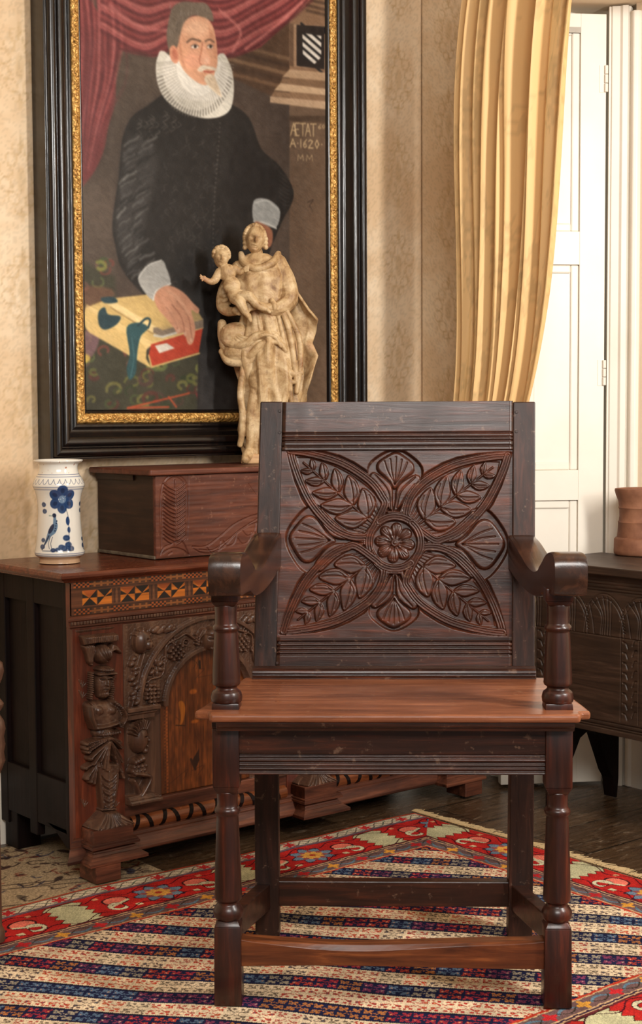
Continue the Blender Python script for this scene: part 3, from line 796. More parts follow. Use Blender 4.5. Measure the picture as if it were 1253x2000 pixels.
# bracket of the end
bm = prism([(CY+.035, .06), (CY+.035, .1), (CY+.12, .1), (CY+.09, .092), (CY+.06, .075)], lambda y, z: (CX0+.001, y, z), lambda y, z: (CX0+.02, y, z)); ob('end_bracket', bm, 'side')
ob('corner_strip', box(CX0, CX0+.02, CY-.003, CY+.0205, .5502, .648), 'chestz')
# top
lp = [(0, 0), (.008, 0), (.011, .004), (.017, .006), (.022, .011), (.022, .017), (.018, .022), (0, .022)]
bm = box(CX0-.012, CX1+.012, CY-.002, WY-.004, .651, .673)
prism(lp, lambda a, z: (CX0-.012-a, CY-.002-a, z+.651), lambda a, z: (CX1+.012+a, CY-.002-a, z+.651), bm)
prism(lp, lambda a, z: (CX0-.012-a, CY-.002-a, z+.651), lambda a, z: (CX0-.012-a, WY-.004, z+.651), bm)
prism(lp, lambda a, z: (CX1+.012+a, CY-.002-a, z+.651), lambda a, z: (CX1+.012+a, WY-.004, z+.651), bm)
ob('lid', bm, 'lid', bevel=.0008)
# frieze with inlay
o1, o2, blk, brn = (222, 126, 40), (196, 98, 38), (30, 24, 24), (112, 66, 42)
c = Cv(CX0, CX1, .577, .651, .001, col=brn)
c.C *= (.8+.35*vnoise(c.X*.3, c.Z*6, 40, 3))[..., None]
zm = .614
for x in np.arange(CX0+.045, CX1, .0965):
    for k2 in (0, 1):
        bx = x+k2*.038; hx, hz = .018, .0165
        quad = [(bx-hx, zm-hz), (bx+hx, zm-hz), (bx+hx, zm+hz), (bx-hx, zm+hz)]
        c.poly(quad, o1, .001)
        A_ = [(bx-hx, zm-hz), (bx+hx, zm-hz), (bx, zm)]; B_ = [(bx+hx, zm+hz), (bx-hx, zm+hz), (bx, zm)]
        Lf = [(bx-hx, zm-hz), (bx-hx, zm+hz), (bx, zm)]; Rt = [(bx+hx, zm-hz), (bx+hx, zm+hz), (bx, zm)]
        if k2 == 0:
            c.poly(A_, blk, .001); c.poly([(bx-hx, zm+hz*.6), (bx, zm), (bx-hx, zm)], blk, .001); c.poly([(bx+hx, zm+hz), (bx+hx, zm), (bx, zm)], blk, .001)
            c.poly(B_, o2, .001)
        else:
            c.poly(B_, blk, .001); c.poly([(bx-hx, zm), (bx, zm), (bx-hx, zm-hz)], blk, .001); c.poly([(bx+hx, zm), (bx+hx, zm+hz*.5), (bx, zm)], blk, .001)
    # checker block
    for i in range(3):
        c.poly([(x+.061+i*.006, zm-.016), (x+.064+i*.006, zm-.016), (x+.064+i*.006, zm+.016), (x+.061+i*.006, zm+.016)], (140, 92, 60) if i % 2 else (70, 40, 26), .001)
for z_ in (.585, .6435):
    for i, x in enumerate(np.arange(CX0+.006, CX1, .0055)):
        on = (int((x-CX0)/.0483) % 2 == 0)
        for j in (-1, 0, 1):
            k = (o2 if (i+j) % 2 else blk) if on else ((170, 104, 52) if (j == 0 or i % 3 == 0) else (84, 48, 30))
            c.poly([(x, z_+j*.004-.002), (x+.0055, z_+j*.004-.002), (x+.0055, z_+j*.004+.002), (x, z_+j*.004+.002)], k, .0006, .9)
for z_ in (.593, .635, .5785): c.line([(CX0, z_), (CX1, z_)], .0014, (50, 30, 20), .001)
MT['inlayv'] = vcol('marquetry ground', .3, .5, grainmix=((60, 40, 2.5), (150, 140, 130)))
MT['inlay'] = vcol('marquetry inlay', .35, .5, grainmix=((2, 40, 60), (150, 140, 130)))
ob('inlaid_frieze', c.mesh('inlaid_frieze', lambda X, Z, H: (X, CY-.004-H, Z), .006, True), 'inlay')
# dentilled moulding
def mould(prof, x0, x1, y, mat, name, ends=True, bevel=.0006):
    bm = prism(prof, lambda a, z: (x0-(a if ends else 0), y-a, z), lambda a, z: (x1+(a if ends else 0), y-a, z))
    return bm
mp_ = [(0, .549), (.004, .549), (.005, .552), (.009, .553), (.009, .558), (.012, .559), (.013, .566), (.016, .568), (.016, .573), (.012, .576), (0, .577)]
bm = mould(mp_, CX0, CX1, CY, 'chest', 'm')
ob('frieze_moulding', bm, 'chest', bevel=.0006)
bm = bmesh.new()
x = CX0-.008
while x < CX1: box(x, x+.0062, CY-.0145, CY-.008, .5585, .5655, bm); x += .0078
ob('dentil_band', bm, 'carved', bevel=.0012)
# rails and stiles of the front
bm = bmesh.new()
PLC = (1.668, 2.25, 2.722)
for pc in PLC: box(pc-.063, pc+.063, CY-.006, CY+.0205, .05, .55, bm)
box(CX0+.003, CX1-.003, CY-.003, CY+.019, .535, .5495, bm)
ob('pilaster_ground', bm, 'chestz', bevel=.001)
bm = box(CX0+.02, CX1-.02, CY-.004, CY+.02, .108, .145); ob('bottom_rail', bm, 'chest', bevel=.002)
# base moulding
bp_ = [(0, .045), (.04, .045), (.043, .048), (.043, .053), (.036, .060), (.030, .070), (.028, .076), (.022, .078), (.021, .083), (.016, .085), (.015, .089), (0, .092)]
ob('base_moulding', mould(bp_, CX0-.0, CX1, CY, 'chest', 'm'), 'chest', bevel=.0008)
bm = prism(bp_, lambda a, z: (CX0-a, CY-a, z), lambda a, z: (CX0-a, CY+.03, z)); bm.free()
# reel and band moulding over it
for (xa, xb) in ((1.742, 2.178), (2.324, 2.652)):
    bm = bmesh.new(); n = 90; rings = []
    for i in range(n+1):
        x = xa+(xb-xa)*i/n; u_ = ((x-xa)/.072) % 1; r = .0165
        rings.append([bm.verts.new((x, CY-.006-r*math.sin(t), .0985+r*math.cos(t))) for t in np.linspace(0, PI, 10)])
    for a, b in zip(rings, rings[1:]):
        for k in range(9): bm.faces.new((a[k], a[k+1], b[k+1], b[k]))
    o_reel = ob('reel_moulding', bm, 'reel', smooth=True)
    bm = bmesh.new(); x = xa+.01; q = 0
    while x < xb-.02:
        sgn = 1 if q % 2 else -1
        pts = [(x+.010*(t/6-.5)*2*sgn, CY-.006-.0168*math.sin(PI*t/6), .0985+.0168*math.cos(PI*t/6)) for t in range(7)]
        for s_ in (0,):
            vs = [[bm.verts.new((p[0]+w, p[1], p[2])) for w in (-.0052, .0052)] for p in pts]
            for a, b in zip(vs, vs[1:]): bm.faces.new((a[0], a[1], b[1], b[0]))
        x += .036; q += 1
    o2_ = ob('reel_bands', bm, 'side', o_reel); sd_ = o2_.modifiers.new('s', 'SOLIDIFY'); sd_.thickness = .002; sd_.offset = 0
# plinths, feet and terminal figures
def plinth(pc):
    bm = box(pc-.05, pc+.05, CY-.060, CY, .086, .114)
    for a0, a1, z0, z1 in ((.057, .057, .081, .087), (.060, .060, .076, .082),): box(pc-a0, pc+a0, CY-.012-a0, CY, z0, z1, bm)
    pr = [(.060, .077), (.060, .073), (.064, .071), (.066, .067), (.071, .061), (.079, .055), (.085, .051), (.085, .044)]
    for (a, z), (b, w) in zip(pr, pr[1:]):
        if z == w: continue
        hexa([(pc-b+.012, CY-b, w), (pc+b-.012, CY-b, w), (pc+b-.012, CY, w), (pc-b+.012, CY, w)], [(pc-a+.012, CY-a, z), (pc+a-.012, CY-a, z), (pc+a-.012, CY, z), (pc-a+.012, CY, z)], bm)
    ob('plinth_block', bm, 'chest', bevel=.0008)
for pc in PLC: plinth(pc)
for x in (1.61, 2.72): ob('foot', box(x, x+.062, 2.728, 2.80, 0.006, .046), 'chest', bevel=.002)
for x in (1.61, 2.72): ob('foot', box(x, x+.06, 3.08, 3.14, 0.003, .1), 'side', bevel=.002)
# standing terminal figure drawn in the units of the photo crop and then set on the pilaster
FS = .26
def ftf(x, y): return P2(130+FS*x, 1200+FS*y, 2.785)
c = Cv(PLC[0]-.075, PLC[0]+.068, .113, .546, .0009, ftf, kC*FS)
rg = np.random.RandomState(2)
c.ridge([(118, 120), (375, 90)], 50, .004); 
cap = [(120, 165), (385, 142), (392, 205), (300, 215), (215, 222), (140, 235)]
c.pillow(cap, .028, 14)
for i in range(17): c.groove([(130+i*16, 170-i*1.6), (138+i*15.4, 226-i*1.8)], 7, .004)
c.pillow(sm([(140, 240), (225, 232), (222, 330), (215, 388), (180, 372), (160, 300)], 4, True), .020, 20)
for i in range(4): c.groove(sm([(160+i*16, 245), (178+i*12, 310), (192+i*7, 375)], 4), 8, .004)
c.pillow(sm([(350, 225), (400, 240), (432, 295), (415, 300), (375, 278), (340, 300)], 4, True), .018, 14)
c.dome(285, 300, 72, 78, .035)
for i in range(5): c.groove(sm([(250+i*18, 235), (245+i*20, 280), (270+i*14, 320), (300+i*6, 350)], 4), 8, .0045)
# head
c.dome(285, 525, 64, 112, .030); c.dome(300, 415, 70, 26, .036); c.ridge([(238, 450), (360, 440)], 22, .010, .022)
for i in range(9): c.groove([(240+i*15, 398), (240+i*15, 432)], 6, .003)
for i in range(13):
    y = 445+i*16; c.dome(205-(6 if i > 9 else 0), y, 17, 10, .019); 
    c.dome(352+6*math.sin(i), y-6, 19, 10, .024)
c.dome(288, 505, 10, 26, .0085, .0285); c.dome(288, 525, 15, 10, .009, .0285)       # nose
c.groove([(255, 488), (276, 490)], 10, .005); c.groove([(300, 486), (322, 484)], 10, .005)
c.ridge([(250, 474), (278, 478)], 8, .003, .028); c.ridge([(298, 476), (326, 470)], 8, .003, .028)
c.ridge([(268, 553), (310, 551)], 8, .003, .029); c.groove([(270, 562), (306, 560)], 6, .003)
c.dome(290, 600, 48, 42, .026)
for i in range(7): c.groove(sm([(255+i*12, 570), (258+i*11, 600), (270+i*7, 635)], 3), 6, .003)
# torso and arms
c.pillow(sm([(150, 690), (200, 655), (290, 650), (390, 650), (440, 710), (430, 780), (380, 850), (330, 900), (250, 900), (215, 840), (175, 780)], 4, True), .024, 60)
c.dome(240, 725, 52, 55, .030); c.dome(335, 722, 52, 55, .030); c.dome(300, 890, 90, 60, .024)
c.ridge(sm([(172, 690), (185, 770), (212, 850)], 6), 46, .034); c.ridge(sm([(212, 850), (290, 838), (385, 808)], 6), 40, .036)
c.ridge(sm([(350, 655), (405, 700), (440, 770), (405, 830)], 6), 42, .032)
for i in range(10): c.groove([(352+i*9, 668+i*15), (382+i*6, 650+i*15)], 7, .003)
for i in range(4): c.ridge([(372+i*3, 800+i*12), (402, 806+i*12)], 10, .006, .03)
c.ridge(sm([(250, 905), (330, 900), (395, 880)], 4), 30, .026)
for i in range(8): c.dome(270+i*18, 905-i*3, 9, 16, .006, .022)
# skirt leaves
def fan(cx, cy, tipsf, wd, h):
    for (tx, ty) in tipsf:
        c.ridge(sm([(cx, cy), ((cx+tx)/2+(tx-cx)*.1, (cy+ty)/2), (tx, ty)], 4), wd, h); c.groove([(cx, cy), (tx, ty)], wd*.25, .003)
fan(325, 930, [(150, 975), (150, 1010), (160, 1035)], 34, .030); fan(330, 930, [(400, 960), (410, 1000)], 34, .030)
for i in range(9): c.groove(sm([(165+i*16, 950-i*1), (158+i*17, 990), (165+i*16, 1030-i*4)], 3), 7, .003)
fan(318, 960, [(180, 1085), (205, 1125), (240, 1140), (275, 1150), (300, 1165)], 36, .030)
fan(330, 960, [(395, 1120), (415, 1105), (375, 1080)], 32, .028)
fan(250, 1110, [(165, 1240), (190, 1260), (215, 1270), (150, 1160)], 32, .022)
fan(365, 1060, [(432, 1225), (415, 1180)], 34, .024)
# tapering shaft with husks
c.pillow([(238, 1120), (402, 1120), (398, 1250), (368, 1462), (266, 1468), (250, 1300)], .022, 12)
c.ridge([(320, 1180), (318, 1450)], 8, .003, .021)
for i in range(5):
    y = 1200+i*52
    for q in (-1, 1):
        c.ridge(sm([(318, y+50), (318+q*34, y+32), (318+q*(58-i*5), y)], 4), 9, .003, .0205); c.groove(sm([(318, y+66), (318+q*30, y+50), (318+q*(52-i*5), y+22)], 4), 7, .003)
c.ridge([(262, 1470), (372, 1460)], 14, .026)
c.pillow([(262, 1478), (368, 1468), (482, 1555), (482, 1640), (232, 1680), (160, 1600)], .030, 16)
for i in range(8):
    t = i/7; c.groove(sm([(272+t*90, 1480), (262+t*108, 1520), (190+t*275, 1600-t*40)], 4), 9, .005)
fw_, fD = c.dist([(262, 1478), (368, 1468), (490, 1565), (490, 1640), (215, 1680), (150, 1600)], 4, True)
c.H[fw_] += np.where(fD < 0, np.clip((.152-c.Z[fw_])/.036, 0, 1)*.024, 0)
# leaves cut in the ground
for (a_, b_) in ((150, 520), (165, 1420), (400, 1420), (150, 600)):
    for i in range(4): c.ridge([(a_, b_+40), (a_-25+i*18, b_-20+i*8)], 9, .003)
c.H += .0012*(vnoise(c.X, c.Z, 220, 6)-.5)*(c.H > .001)
figH = c.H.copy()
for i, pc in enumerate(PLC):
    off = pc-PLC[0]
    me = c.mesh('figure', lambda X, Z, H: (X+off, CY-.0045-H, Z), .0, cut=.0009)
    ob('carved_figure', me, 'carved')
# arched panel, carved spandrels
AX = (1.732, 2.188)
def arch_panel(flip=False):
    c = Cv(AX[0], AX[1], .145, .548, .00105, P2, kC*1.0)
    acx = 1.96
    ax, az, R1, R2 = acx, .352, .117, .192
    K = c.k
    XX, ZZ = c.X, c.Z
    dd = np.hypot((XX-ax), (ZZ-az)*1.0)
    above = ZZ > az
    hole = np.where(above, dd < R1, (np.abs(XX-ax) < .128) & (ZZ <= az))
    c.H[:] = .006
    c.H += .0009*(vnoise(XX, ZZ, 300, 9)-.5)
    m_ = (np.abs(dd-R1-.004) < .006) & above; c.H = np.where(m_, .016, c.H)
    m_ = (np.abs(dd-R2) < .0045) & above; c.H = np.where(m_, .0165, c.H)
    # extension below spring of arch: figure posts each side
    k = c.k
    def L(x, z): return (x, z)
    tf0 = c.tf; c.tf = None; k0 = c.k; c.k = 1.
    for s_ in (-1, 1):
        q = lambda x, z: (ax+s_*x, z)
        # vine
        c.ridge(sm([q(.150, .372), q(.168, .415), q(.132, .425), q(.122, .468), q(.118, .492), q(.085, .505), q(.065, .512), q(.045, .500), q(.02, .486)], 5), .0065, .009, .006)
        for (x, z, R) in ((.172, .405, .0085), (.148, .428, .007), (.104, .503, .008), (.066, .492, .0075), (.126, .458, .0075), (.075, .466, .006)):
            c.ridge(c.epts(*q(x, z), R, R, 0, 12), .0042, .008, .006, True); c.dome(*q(x, z), R*.4, R*.4, .008, .006)
        # grapes
        for (gx, gz, rot) in ((.158, .386, .05), (.092, .474, .7)):
            for i in range(4):
                for j_ in range(5):
                    u_ = (i-1.5)*.0098; w_ = (j_-2)*.0092
                    if abs(i-1.5) > 1 and abs(j_-2) > 1.5: continue
                    c.dome(*q(gx+u_*math.cos(rot)-w_*math.sin(rot), gz+u_*math.sin(rot)+w_*math.cos(rot)), .0056, .0052, .012, .007)
        # vine leaf
        for i in range(6):
            a = i*PI/3+.4; c.dome(*q(.146+.014*math.cos(a), .443+.014*math.sin(a)), .010, .006, .010, .006, a*s_ if s_ > 0 else PI-a)
        # spandrel head and foliage
        c.dome(*q(.186, .508), .024, .029, .026, .008); c.dome(*q(.176, .500), .012, .012, .012, .026)
        for i in range(7):
            a = i*.5+.6; c.ridge([q(.186+.012*math.cos(a), .508+.014*math.sin(a)), q(.186+.024*math.cos(a), .508+.029*math.sin(a))], .004, .004, .020)
        c.groove([q(.170, .496), q(.164, .486)], .004, .006); c.groove([q(.181, .512), q(.175, .510)], .004, .005)
        for i in range(9):
            t_ = i/8; c.dome(*q(.150-.05*t_, .528+.004*math.sin(i*2)), .009, .007, .006, .010, .3)
        for i in range(10): c.dome(*q(.205+.006*math.sin(i*1.9), .470-i*.011), .009, .006, .009, .010, .5)
        c.ridge(sm([q(.214, .365), q(.202, .40), q(.19, .45), q(.180, .478)], 5), .008, .012, .006)
    # keystone mask
    c.dome(ax, .492, .024, .028, .028, .009); c.dome(ax, .508, .020, .014, .028, .010)
    c.dome(ax, .488, .005, .012, .009, .033); c.groove([(ax-.013, .497), (ax-.005, .496)], .004, .006); c.groove([(ax+.005, .496), (ax+.013, .497)], .004, .006)
    c.ridge([(ax-.009, .474), (ax+.009, .474)], .004, .005, .030); c.groove([(ax-.008, .471), (ax+.008, .471)], .003, .004)
    for s_ in (-1, 1):
        for i in range(4): c.ridge(sm([(ax+s_*.008, .515), (ax+s_*(.022+i*.003), .517-i*.006), (ax+s_*.034, .502-i*.006), (ax+s_*.040, .508-i*.007)], 4), .0045, .006, .014)
    # imposts, side figures, bases
    for s_ in (-1, 1):
        q = lambda x, z: (ax+s_*x, z)
        c.level([q(.128, .145), q(.24, .145), q(.24, .362), q(.128, .362)], -.004, .001, 'set')
        for (x_, z0, z1, h_) in ((.144, .352, .362, .026), (.149, .345, .352, .020), (.153, .333, .345, .016)):
            c.level([q(x_, z0), q(.24, z0), q(.24, z1), q(x_, z1)], h_, .0012, 'max')
        # profile head
        c.dome(*q(.190, .288), .024, .034, .024, 0); c.dome(*q(.170, .283), .007, .006, .020, 0); c.dome(*q(.174, .270), .006, .004, .020, 0); c.dome(*q(.177, .259), .009, .009, .018, 0)
        c.groove([q(.184, .292), q(.177, .291)], .004, .006)
        for i in range(9):
            a = .3+i*.22; c.ridge([q(.190+.016*math.cos(a), .292+.02*math.sin(a)), q(.190+.029*math.cos(a)-.004, .292+.039*math.sin(a))], .005, .026, 0)
        for i in range(4): c.dome(*q(.185+.007*i, .243-.002*i), .008, .009, .021, 0)
        for j in range(3):
            for i in range(4): c.dome(*q(.178+.010*i+(j % 2)*.004, .226-j*.009), .007, .007, .018, 0)
        c.ridge(sm([q(.208, .212), q(.180, .205), q(.168, .196), q(.180, .175), q(.192, .160)], 5), .014, .022, 0)
        c.ridge(sm([q(.208, .195), q(.200, .178), q(.194, .162)], 4), .012, .018, 0)
        for (x_, z0, z1, h_) in ((.160, .158, .163, .020), (.152, .152, .158, .026), (.146, .145, .152, .034)):
            c.level([q(x_, z0), q(.24, z0), q(.24, z1), q(x_, z1)], h_, .001, 'max')
    c.H = np.where(hole, -.012, c.H)
    return c
c = arch_panel()
ob('carved_arch', c.mesh('arch', lambda X, Z, H: (X, CY-.001-H, Z), .012), 'carved')
def arch2(X, Z, H):
    xn = AX[0]+.582+(X-AX[0])*(2.656-2.316)/(AX[1]-AX[0]); return (xn, CY-.001-H, Z)
ob('carved_arch', c.mesh('arch', arch2, .012), 'carved')
# inlaid ground inside the arch
for (xa, xb) in ((1.835, 2.085), (2.39, 2.59)):
    c = Cv(xa, xb, .146, .485, .0014, col=(132, 72, 34))
    g = vnoise(c.X, c.Z*.09, 330, 4)*.6+vnoise(c.X, c.Z*.2, 130, 14)*.4; g2 = vnoise(c.X+.31, c.Z+.17, 13, 8)*.6+vnoise(c.X, c.Z, 37, 18)*.4; g3 = vnoise(c.X, c.Z*.3, 260, 9)
    c.C[:] = np.array((92, 46, 24))+(np.array((178, 100, 42))-np.array((92, 46, 24)))*np.clip(g*.55+g2*.5-.05, 0, 1)[..., None]
    c.C *= (.8+.3*g3)[..., None]
    for i in range(16):
        r_ = np.random.RandomState(i+30); a_, b_ = r_.uniform(xa, xb), r_.uniform(.16, .44)
        c.line(sm([(a_, b_), (a_+r_.uniform(-.03, .03), b_+.02), (a_+r_.uniform(-.04, .04), b_+r_.uniform(-.01, .04))], 4), .002, (70, 38, 22), .002, .5)
    x0 = xa+.055
    c.poly(sm([(x0-.004, .352), (x0+.008, .352), (x0+.014, .335), (x0+.009, .31), (x0-.002, .296), (x0+.001, .32)], 4, True), (206, 122, 40), .003)
    c.ell(x0+.036, .372, .010, .006, (200, 110, 38), .004); c.ell(x0+.040, .302, .011, .004, (198, 108, 36), .004)
    c.poly([(x0+.03, .21), (x0+.05, .235), (x0+.052, .21), (x0+.04, .19)], (56, 32, 22), .003); c.line([(x0+.028, .215), (x0+.04, .19)], .006, (56, 32, 22), .003)
    c.line([(x0-.012, .300), (x0+.012, .296)], .003, (64, 38, 24), .002); c.line([(x0+.055, .44), (x0+.056, .425)], .006, (40, 24, 18), .002)
    for zz_ in np.arange(.15, .40, .008):
        for q_ in (xa+.012, xa+.018): c.ell(q_+(.002 if int(zz_*1000) % 2 else 0), zz_, .002, .003, (70, 36, 22) if q_ < xa+.015 else (180, 96, 44), .001, .8)
    c.line([(xa+.008, .146), (xa+.008, .40)], .001, (60, 34, 20), .001); c.line([(xa+.023, .146), (xa+.023, .40)], .001, (60, 34, 20), .001)
    ob('inlaid_panel', c.mesh('inlaid_panel', lambda X, Z, H: (X, CY+.0075-H, Z), .002, True), 'inlayv')

# ================================================================ BOX, JAR, STATUE
BX0, BX1, BY0, BY1, BZ = 1.882, 2.50, 2.896, 3.155, .6745
bx = thing('carved_box', 'reddish oak desk box with carved fern front standing on the inlaid chest', 'box', (2.2, 3.02, BZ))
def ob2(name, bm, mat, **k): return obj(name, bm, mat, bx, world=True, **k)
c = Cv(BX0, BX1, BZ+.002, .868, .0009, lambda a, b: P2(a*.447, 860+b*.447, BY0), kC*.447*.95)
rs = np.random.RandomState(3)
# fern leaf in its own sunk outline
c.groove(sm([(705, 470), (700, 300), (712, 190), (760, 150), (815, 190), (822, 300), (818, 430)], 5), 7, .0015)
c.level(sm([(712, 440), (707, 300), (716, 200), (762, 158), (808, 195), (815, 300), (812, 430)], 4, True), -.0015, 5, 'min')
c.ridge([(765, 175), (770, 440)], 10, .0035, -.001)
for i in range(15):
    y = 190+i*17
    c.ridge(sm([(762, y+26), (738, y+14), (716, y-4)], 3), 10, .003, -.001); c.ridge(sm([(772, y+26), (790, y+14), (808, y-2)], 3), 9, .0026, -.001)
for a_ in ([(700, 500), (715, 470), (745, 455), (770, 440)], [(825, 500), (805, 455), (790, 440), (772, 440)], [(710, 495), (735, 478), (765, 470), (800, 480), (822, 498)], [(735, 500), (750, 490)]):
    c.groove(sm(a_, 5), 6, .0025)
# scrolls low down
c.groove(sm([(840, 465), (900, 462), (960, 420), (1030, 362), (1120, 325), (1240, 310), (1360, 340)], 6), 6, .0022)
c.groove(sm([(840, 470), (880, 492), (930, 492), (980, 462), (1040, 400), (1120, 360), (1240, 345)], 6), 6, .0022)
c.groove(sm([(870, 478), (930, 478), (990, 440), (1050, 390), (1125, 342)], 6), 5, .0018)
for (a_, b_) in ((905, 470), (975, 440), (1040, 430), (1060, 395), (1110, 400), (1150, 380), (1200, 390)):
    c.groove(sm([(a_, b_), (a_+20, b_+22), (a_+48, b_+8), (a_+58, b_-30)], 4), 5, .002)
c.line([(824, 130), (824, 440)], 2, (0, 0, 0)); c.groove([(824, 140), (824, 380)], 2.4, .001)
c.groove([(1085, 190), (1120, 240), (1150, 300)], 3, .0012)
c.H += .0007*(vnoise(c.X, c.Z, 50, 3)-.5)+.0006*(vnoise(c.X*.3, c.Z*3, 60, 3)-.5)
ob2('carved_front', c.mesh('carved_front', lambda X, Z, H: (X, BY0-H, Z), .012), 'boxw')
bm = box(BX0+.0005, BX0+.012, BY0+.002, BY1, BZ+.004, .868); box(BX1-.012, BX1, BY0+.002, BY1, BZ+.004, .868, bm); box(BX0+.01, BX1-.01, BY1-.012, BY1, BZ, .868, bm)
ob2('box_sides', bm, 'boxs', bevel=.001)
m = Mat('worn pale box edge', .6); m.base(m.ramp(m.noise(m.coords(), 60), [(.4, (86, 74, 60)), (.7, (120, 108, 90))])); MT['worn'] = m.m
ob2('bottom_board', box(BX0-.003, BX1+.003, BY0+.004, BY1, BZ, BZ+.008), 'worn', bevel=.002)
bm = box(BX0-.022, BX1+.022, BY0-.012, BY1+.004, .8695, .8835)
ob2('box_lid', bm, 'boxw', bevel=.004, seg=3)
bm = box(BX0-.005, BX0+.001, BY0+.09, BY1, .855, .869); ob2('lid_batten', bm, 'boxs', bevel=.001)

# blue and white jar
jc = at(117, 1099, 'z', .6735); JX, JY = jc[0], jc[1]
jar = thing('drug_jar', 'blue and white tin glazed jar with a painted bird on the chest corner', 'jar', (JX, JY, .674))
pr = [(0, .0), (.043, .0), (.0455, .003), (.0455, .010), (.049, .014), (.0555, .019), (.0565, .026), (.0545, .034), (.0515, .06), (.0485, .10), (.0478, .125), (.0500, .15), (.0545, .166), (.0583, .175), (.0578, .182), (.0535, .192), (.0470, .202), (.0438, .212), (.0436, .220), (.0460, .226), (.0545, .231), (.0552, .234), (.0525, .2355), (.0475, .233), (.0425, .226), (.041, .215), (.045, .19), (.05, .165), (.045, .1), (.05, .03), (0, .02)]
prs = sm(pr, 4); NA = 400
# resample along the profile
seg = np.r_[0, np.cumsum(np.hypot(*np.diff(prs, axis=0).T))]; ns = 420; tt = np.linspace(0, seg[-1], ns)
rr = np.interp(tt, seg, prs[:, 0]); zr = np.interp(tt, seg, prs[:, 1])
outer = tt < seg[np.argmax(prs[:, 1])]
ang = np.linspace(-PI, PI, NA, endpoint=False)         # 0 = facing the photographer
Rj = .052
j = Cv(-PI*Rj, PI*Rj*(1-2/NA), 0, 1, 1)
j.nx, j.nz = NA, ns; j.X, j.Z = np.meshgrid(ang*Rj, zr); j.C = np.zeros((ns, NA, 3)); j.C[:] = (226, 222, 212); j.H = np.zeros((ns, NA))
j.win = lambda P, pad: (slice(0, ns), slice(0, NA)); j.k = 1
def jp(px, py):      # measured point on the jar -> (arc, height)
    z = .232*(1104-py)/(1104-900)+.0; r = np.interp(z, prs[:70, 1], prs[:70, 0]); x = (px-113-(1104-py)*.008)/ (118/.1145/1.19)
    k2 = (px-(114+(0)))/ (2910/3.44)
    return (math.asin(max(-.98, min(.98, k2/r)))*Rj, z)
j.tf = jp; j.k = 1/846
blue, dkb, lb = (36, 62, 104), (22, 36, 66), (110, 134, 160)
for py in (926, 930.5, 951, 955.5, 1083, 1086.5): j.tf = None; j.k = 1; z = jp(113, py)[1]; j.line([(-.17, z), (.17, z)], .0011, (70, 86, 130), .0008); j.tf = jp; j.k = 1/846
j.tf = None; j.k = 1
for i in range(26):
    a = (-PI+i*2*PI/26)*Rj; j.line(sm([(a, .192), (a+.003, .182), (a+.008, .1825), (a+.0125, .192)], 4), .0011, (80, 92, 120), .0008)
z0 = jp(113, 1102)[1]
jm = (j.Z < .0165); j.C[jm] = (196, 160, 126)
j.C[(j.Z > .205) & (vnoise(j.X, j.Z, 160, 2) > .9)] = (176, 120, 96)
def flower(a, z, s):
    for k3 in range(6):
        t = k3*PI/3+.5; j.ell(a+.0125*s*math.cos(t), z+.0125*s*math.sin(t), .009*s, .0078*s, blue, .0012, .95, t)
        j.ell(a+.013*s*math.cos(t), z+.013*s*math.sin(t), .004*s, .003*s, dkb, .002, .6, t)
    j.ell(a, z, .006*s, .006*s, lb, .002)
    for k3 in range(9): j.ell(a+rs.uniform(-.006, .006)*s, z+rs.uniform(-.006, .006)*s, .0008, .0008, (220, 224, 226), .0005)
def bird(a, z):
    j.tf = lambda x_, z_: (a+(x_-a)*1.12, z+(z_-z)*1.12)
    j.poly(sm([(a+.004, z+.030), (a+.009, z+.031), (a+.010, z+.024), (a+.013, z+.012), (a+.008, z-.002), (a-.002, z-.010), (a-.016, z-.030), (a-.020, z-.034), (a-.012, z-.012), (a-.006, z+.006), (a+.002, z+.012)], 3, True), (96, 124, 150), .0012)
    j.ell(a+.0055, z+.033, .0045, .0045, dkb, .001); j.line([(a+.002, z+.032), (a-.006, z+.0325)], .0018, (120, 140, 130), .0008)
    j.ell(a-.001, z+.006, .0042, .011, dkb, .0015, .95, -.5); j.line([(a-.006, z-.008), (a-.021, z-.036)], .003, dkb, .0012)
    for k3 in range(5): j.ell(a+.011-.001*k3, z+.022-.005*k3, .0015, .0015, dkb, .0008)
    for d_ in (0, .005): j.line([(a-.003+d_, z-.010), (a-.007+d_, z-.024), (a-.004+d_, z-.034)], .0012, dkb, .0008)
for rep in range(3):
    A0_ = (rep*2*PI/3)*Rj
    flower(A0_+.018, .147, 1.5); bird(A0_-.008, .074); j.tf = None
    j.line(sm([(A0_+.027, .126), (A0_+.033, .10), (A0_+.031, .03)], 4), .0012, dkb, .0008)
    j.ell(A0_+.031, .098, .005, .010, blue, .0012); j.ell(A0_+.033, .078, .004, .007, blue, .0012)
    for (q, z, r) in ((.026, .060, .0085), (.030, .045, .008), (.014, .040, .007), (.020, .037, .008), (.006, .034, .006), (-.004, .033, .006), (.035, .036, .008), (-.030, .055, .006), (-.031, .04, .007), (-.028, .12, .007), (-.030, .135, .007)):
        j.ell(A0_+q, z, r, r*.8, blue, .0015, .9); j.line(j.epts(A0_+q, z, r*.6, r*.5), .0007, dkb, .0006, closed=True)
    j.line([(A0_-.03, .031), (A0_+.04, .031)], .0016, dkb, .001, .8)
MT['glaze'] = vcol('tin glaze', .12, .5, coat=.5)
fa_ = -PI/2-(PI/2-THETA)-.02
TH, _ = np.meshgrid(ang, zr); RR = np.repeat(rr[:, None], NA, 1)
Pj = np.stack([RR*np.cos(fa_+TH), RR*np.sin(fa_+TH), np.repeat(zr[:, None], NA, 1)], -1)
o = obj('glazed_body', gridmesh('glazed_body', Pj, s2l(j.C), closed_u=True), 'glaze', jar)

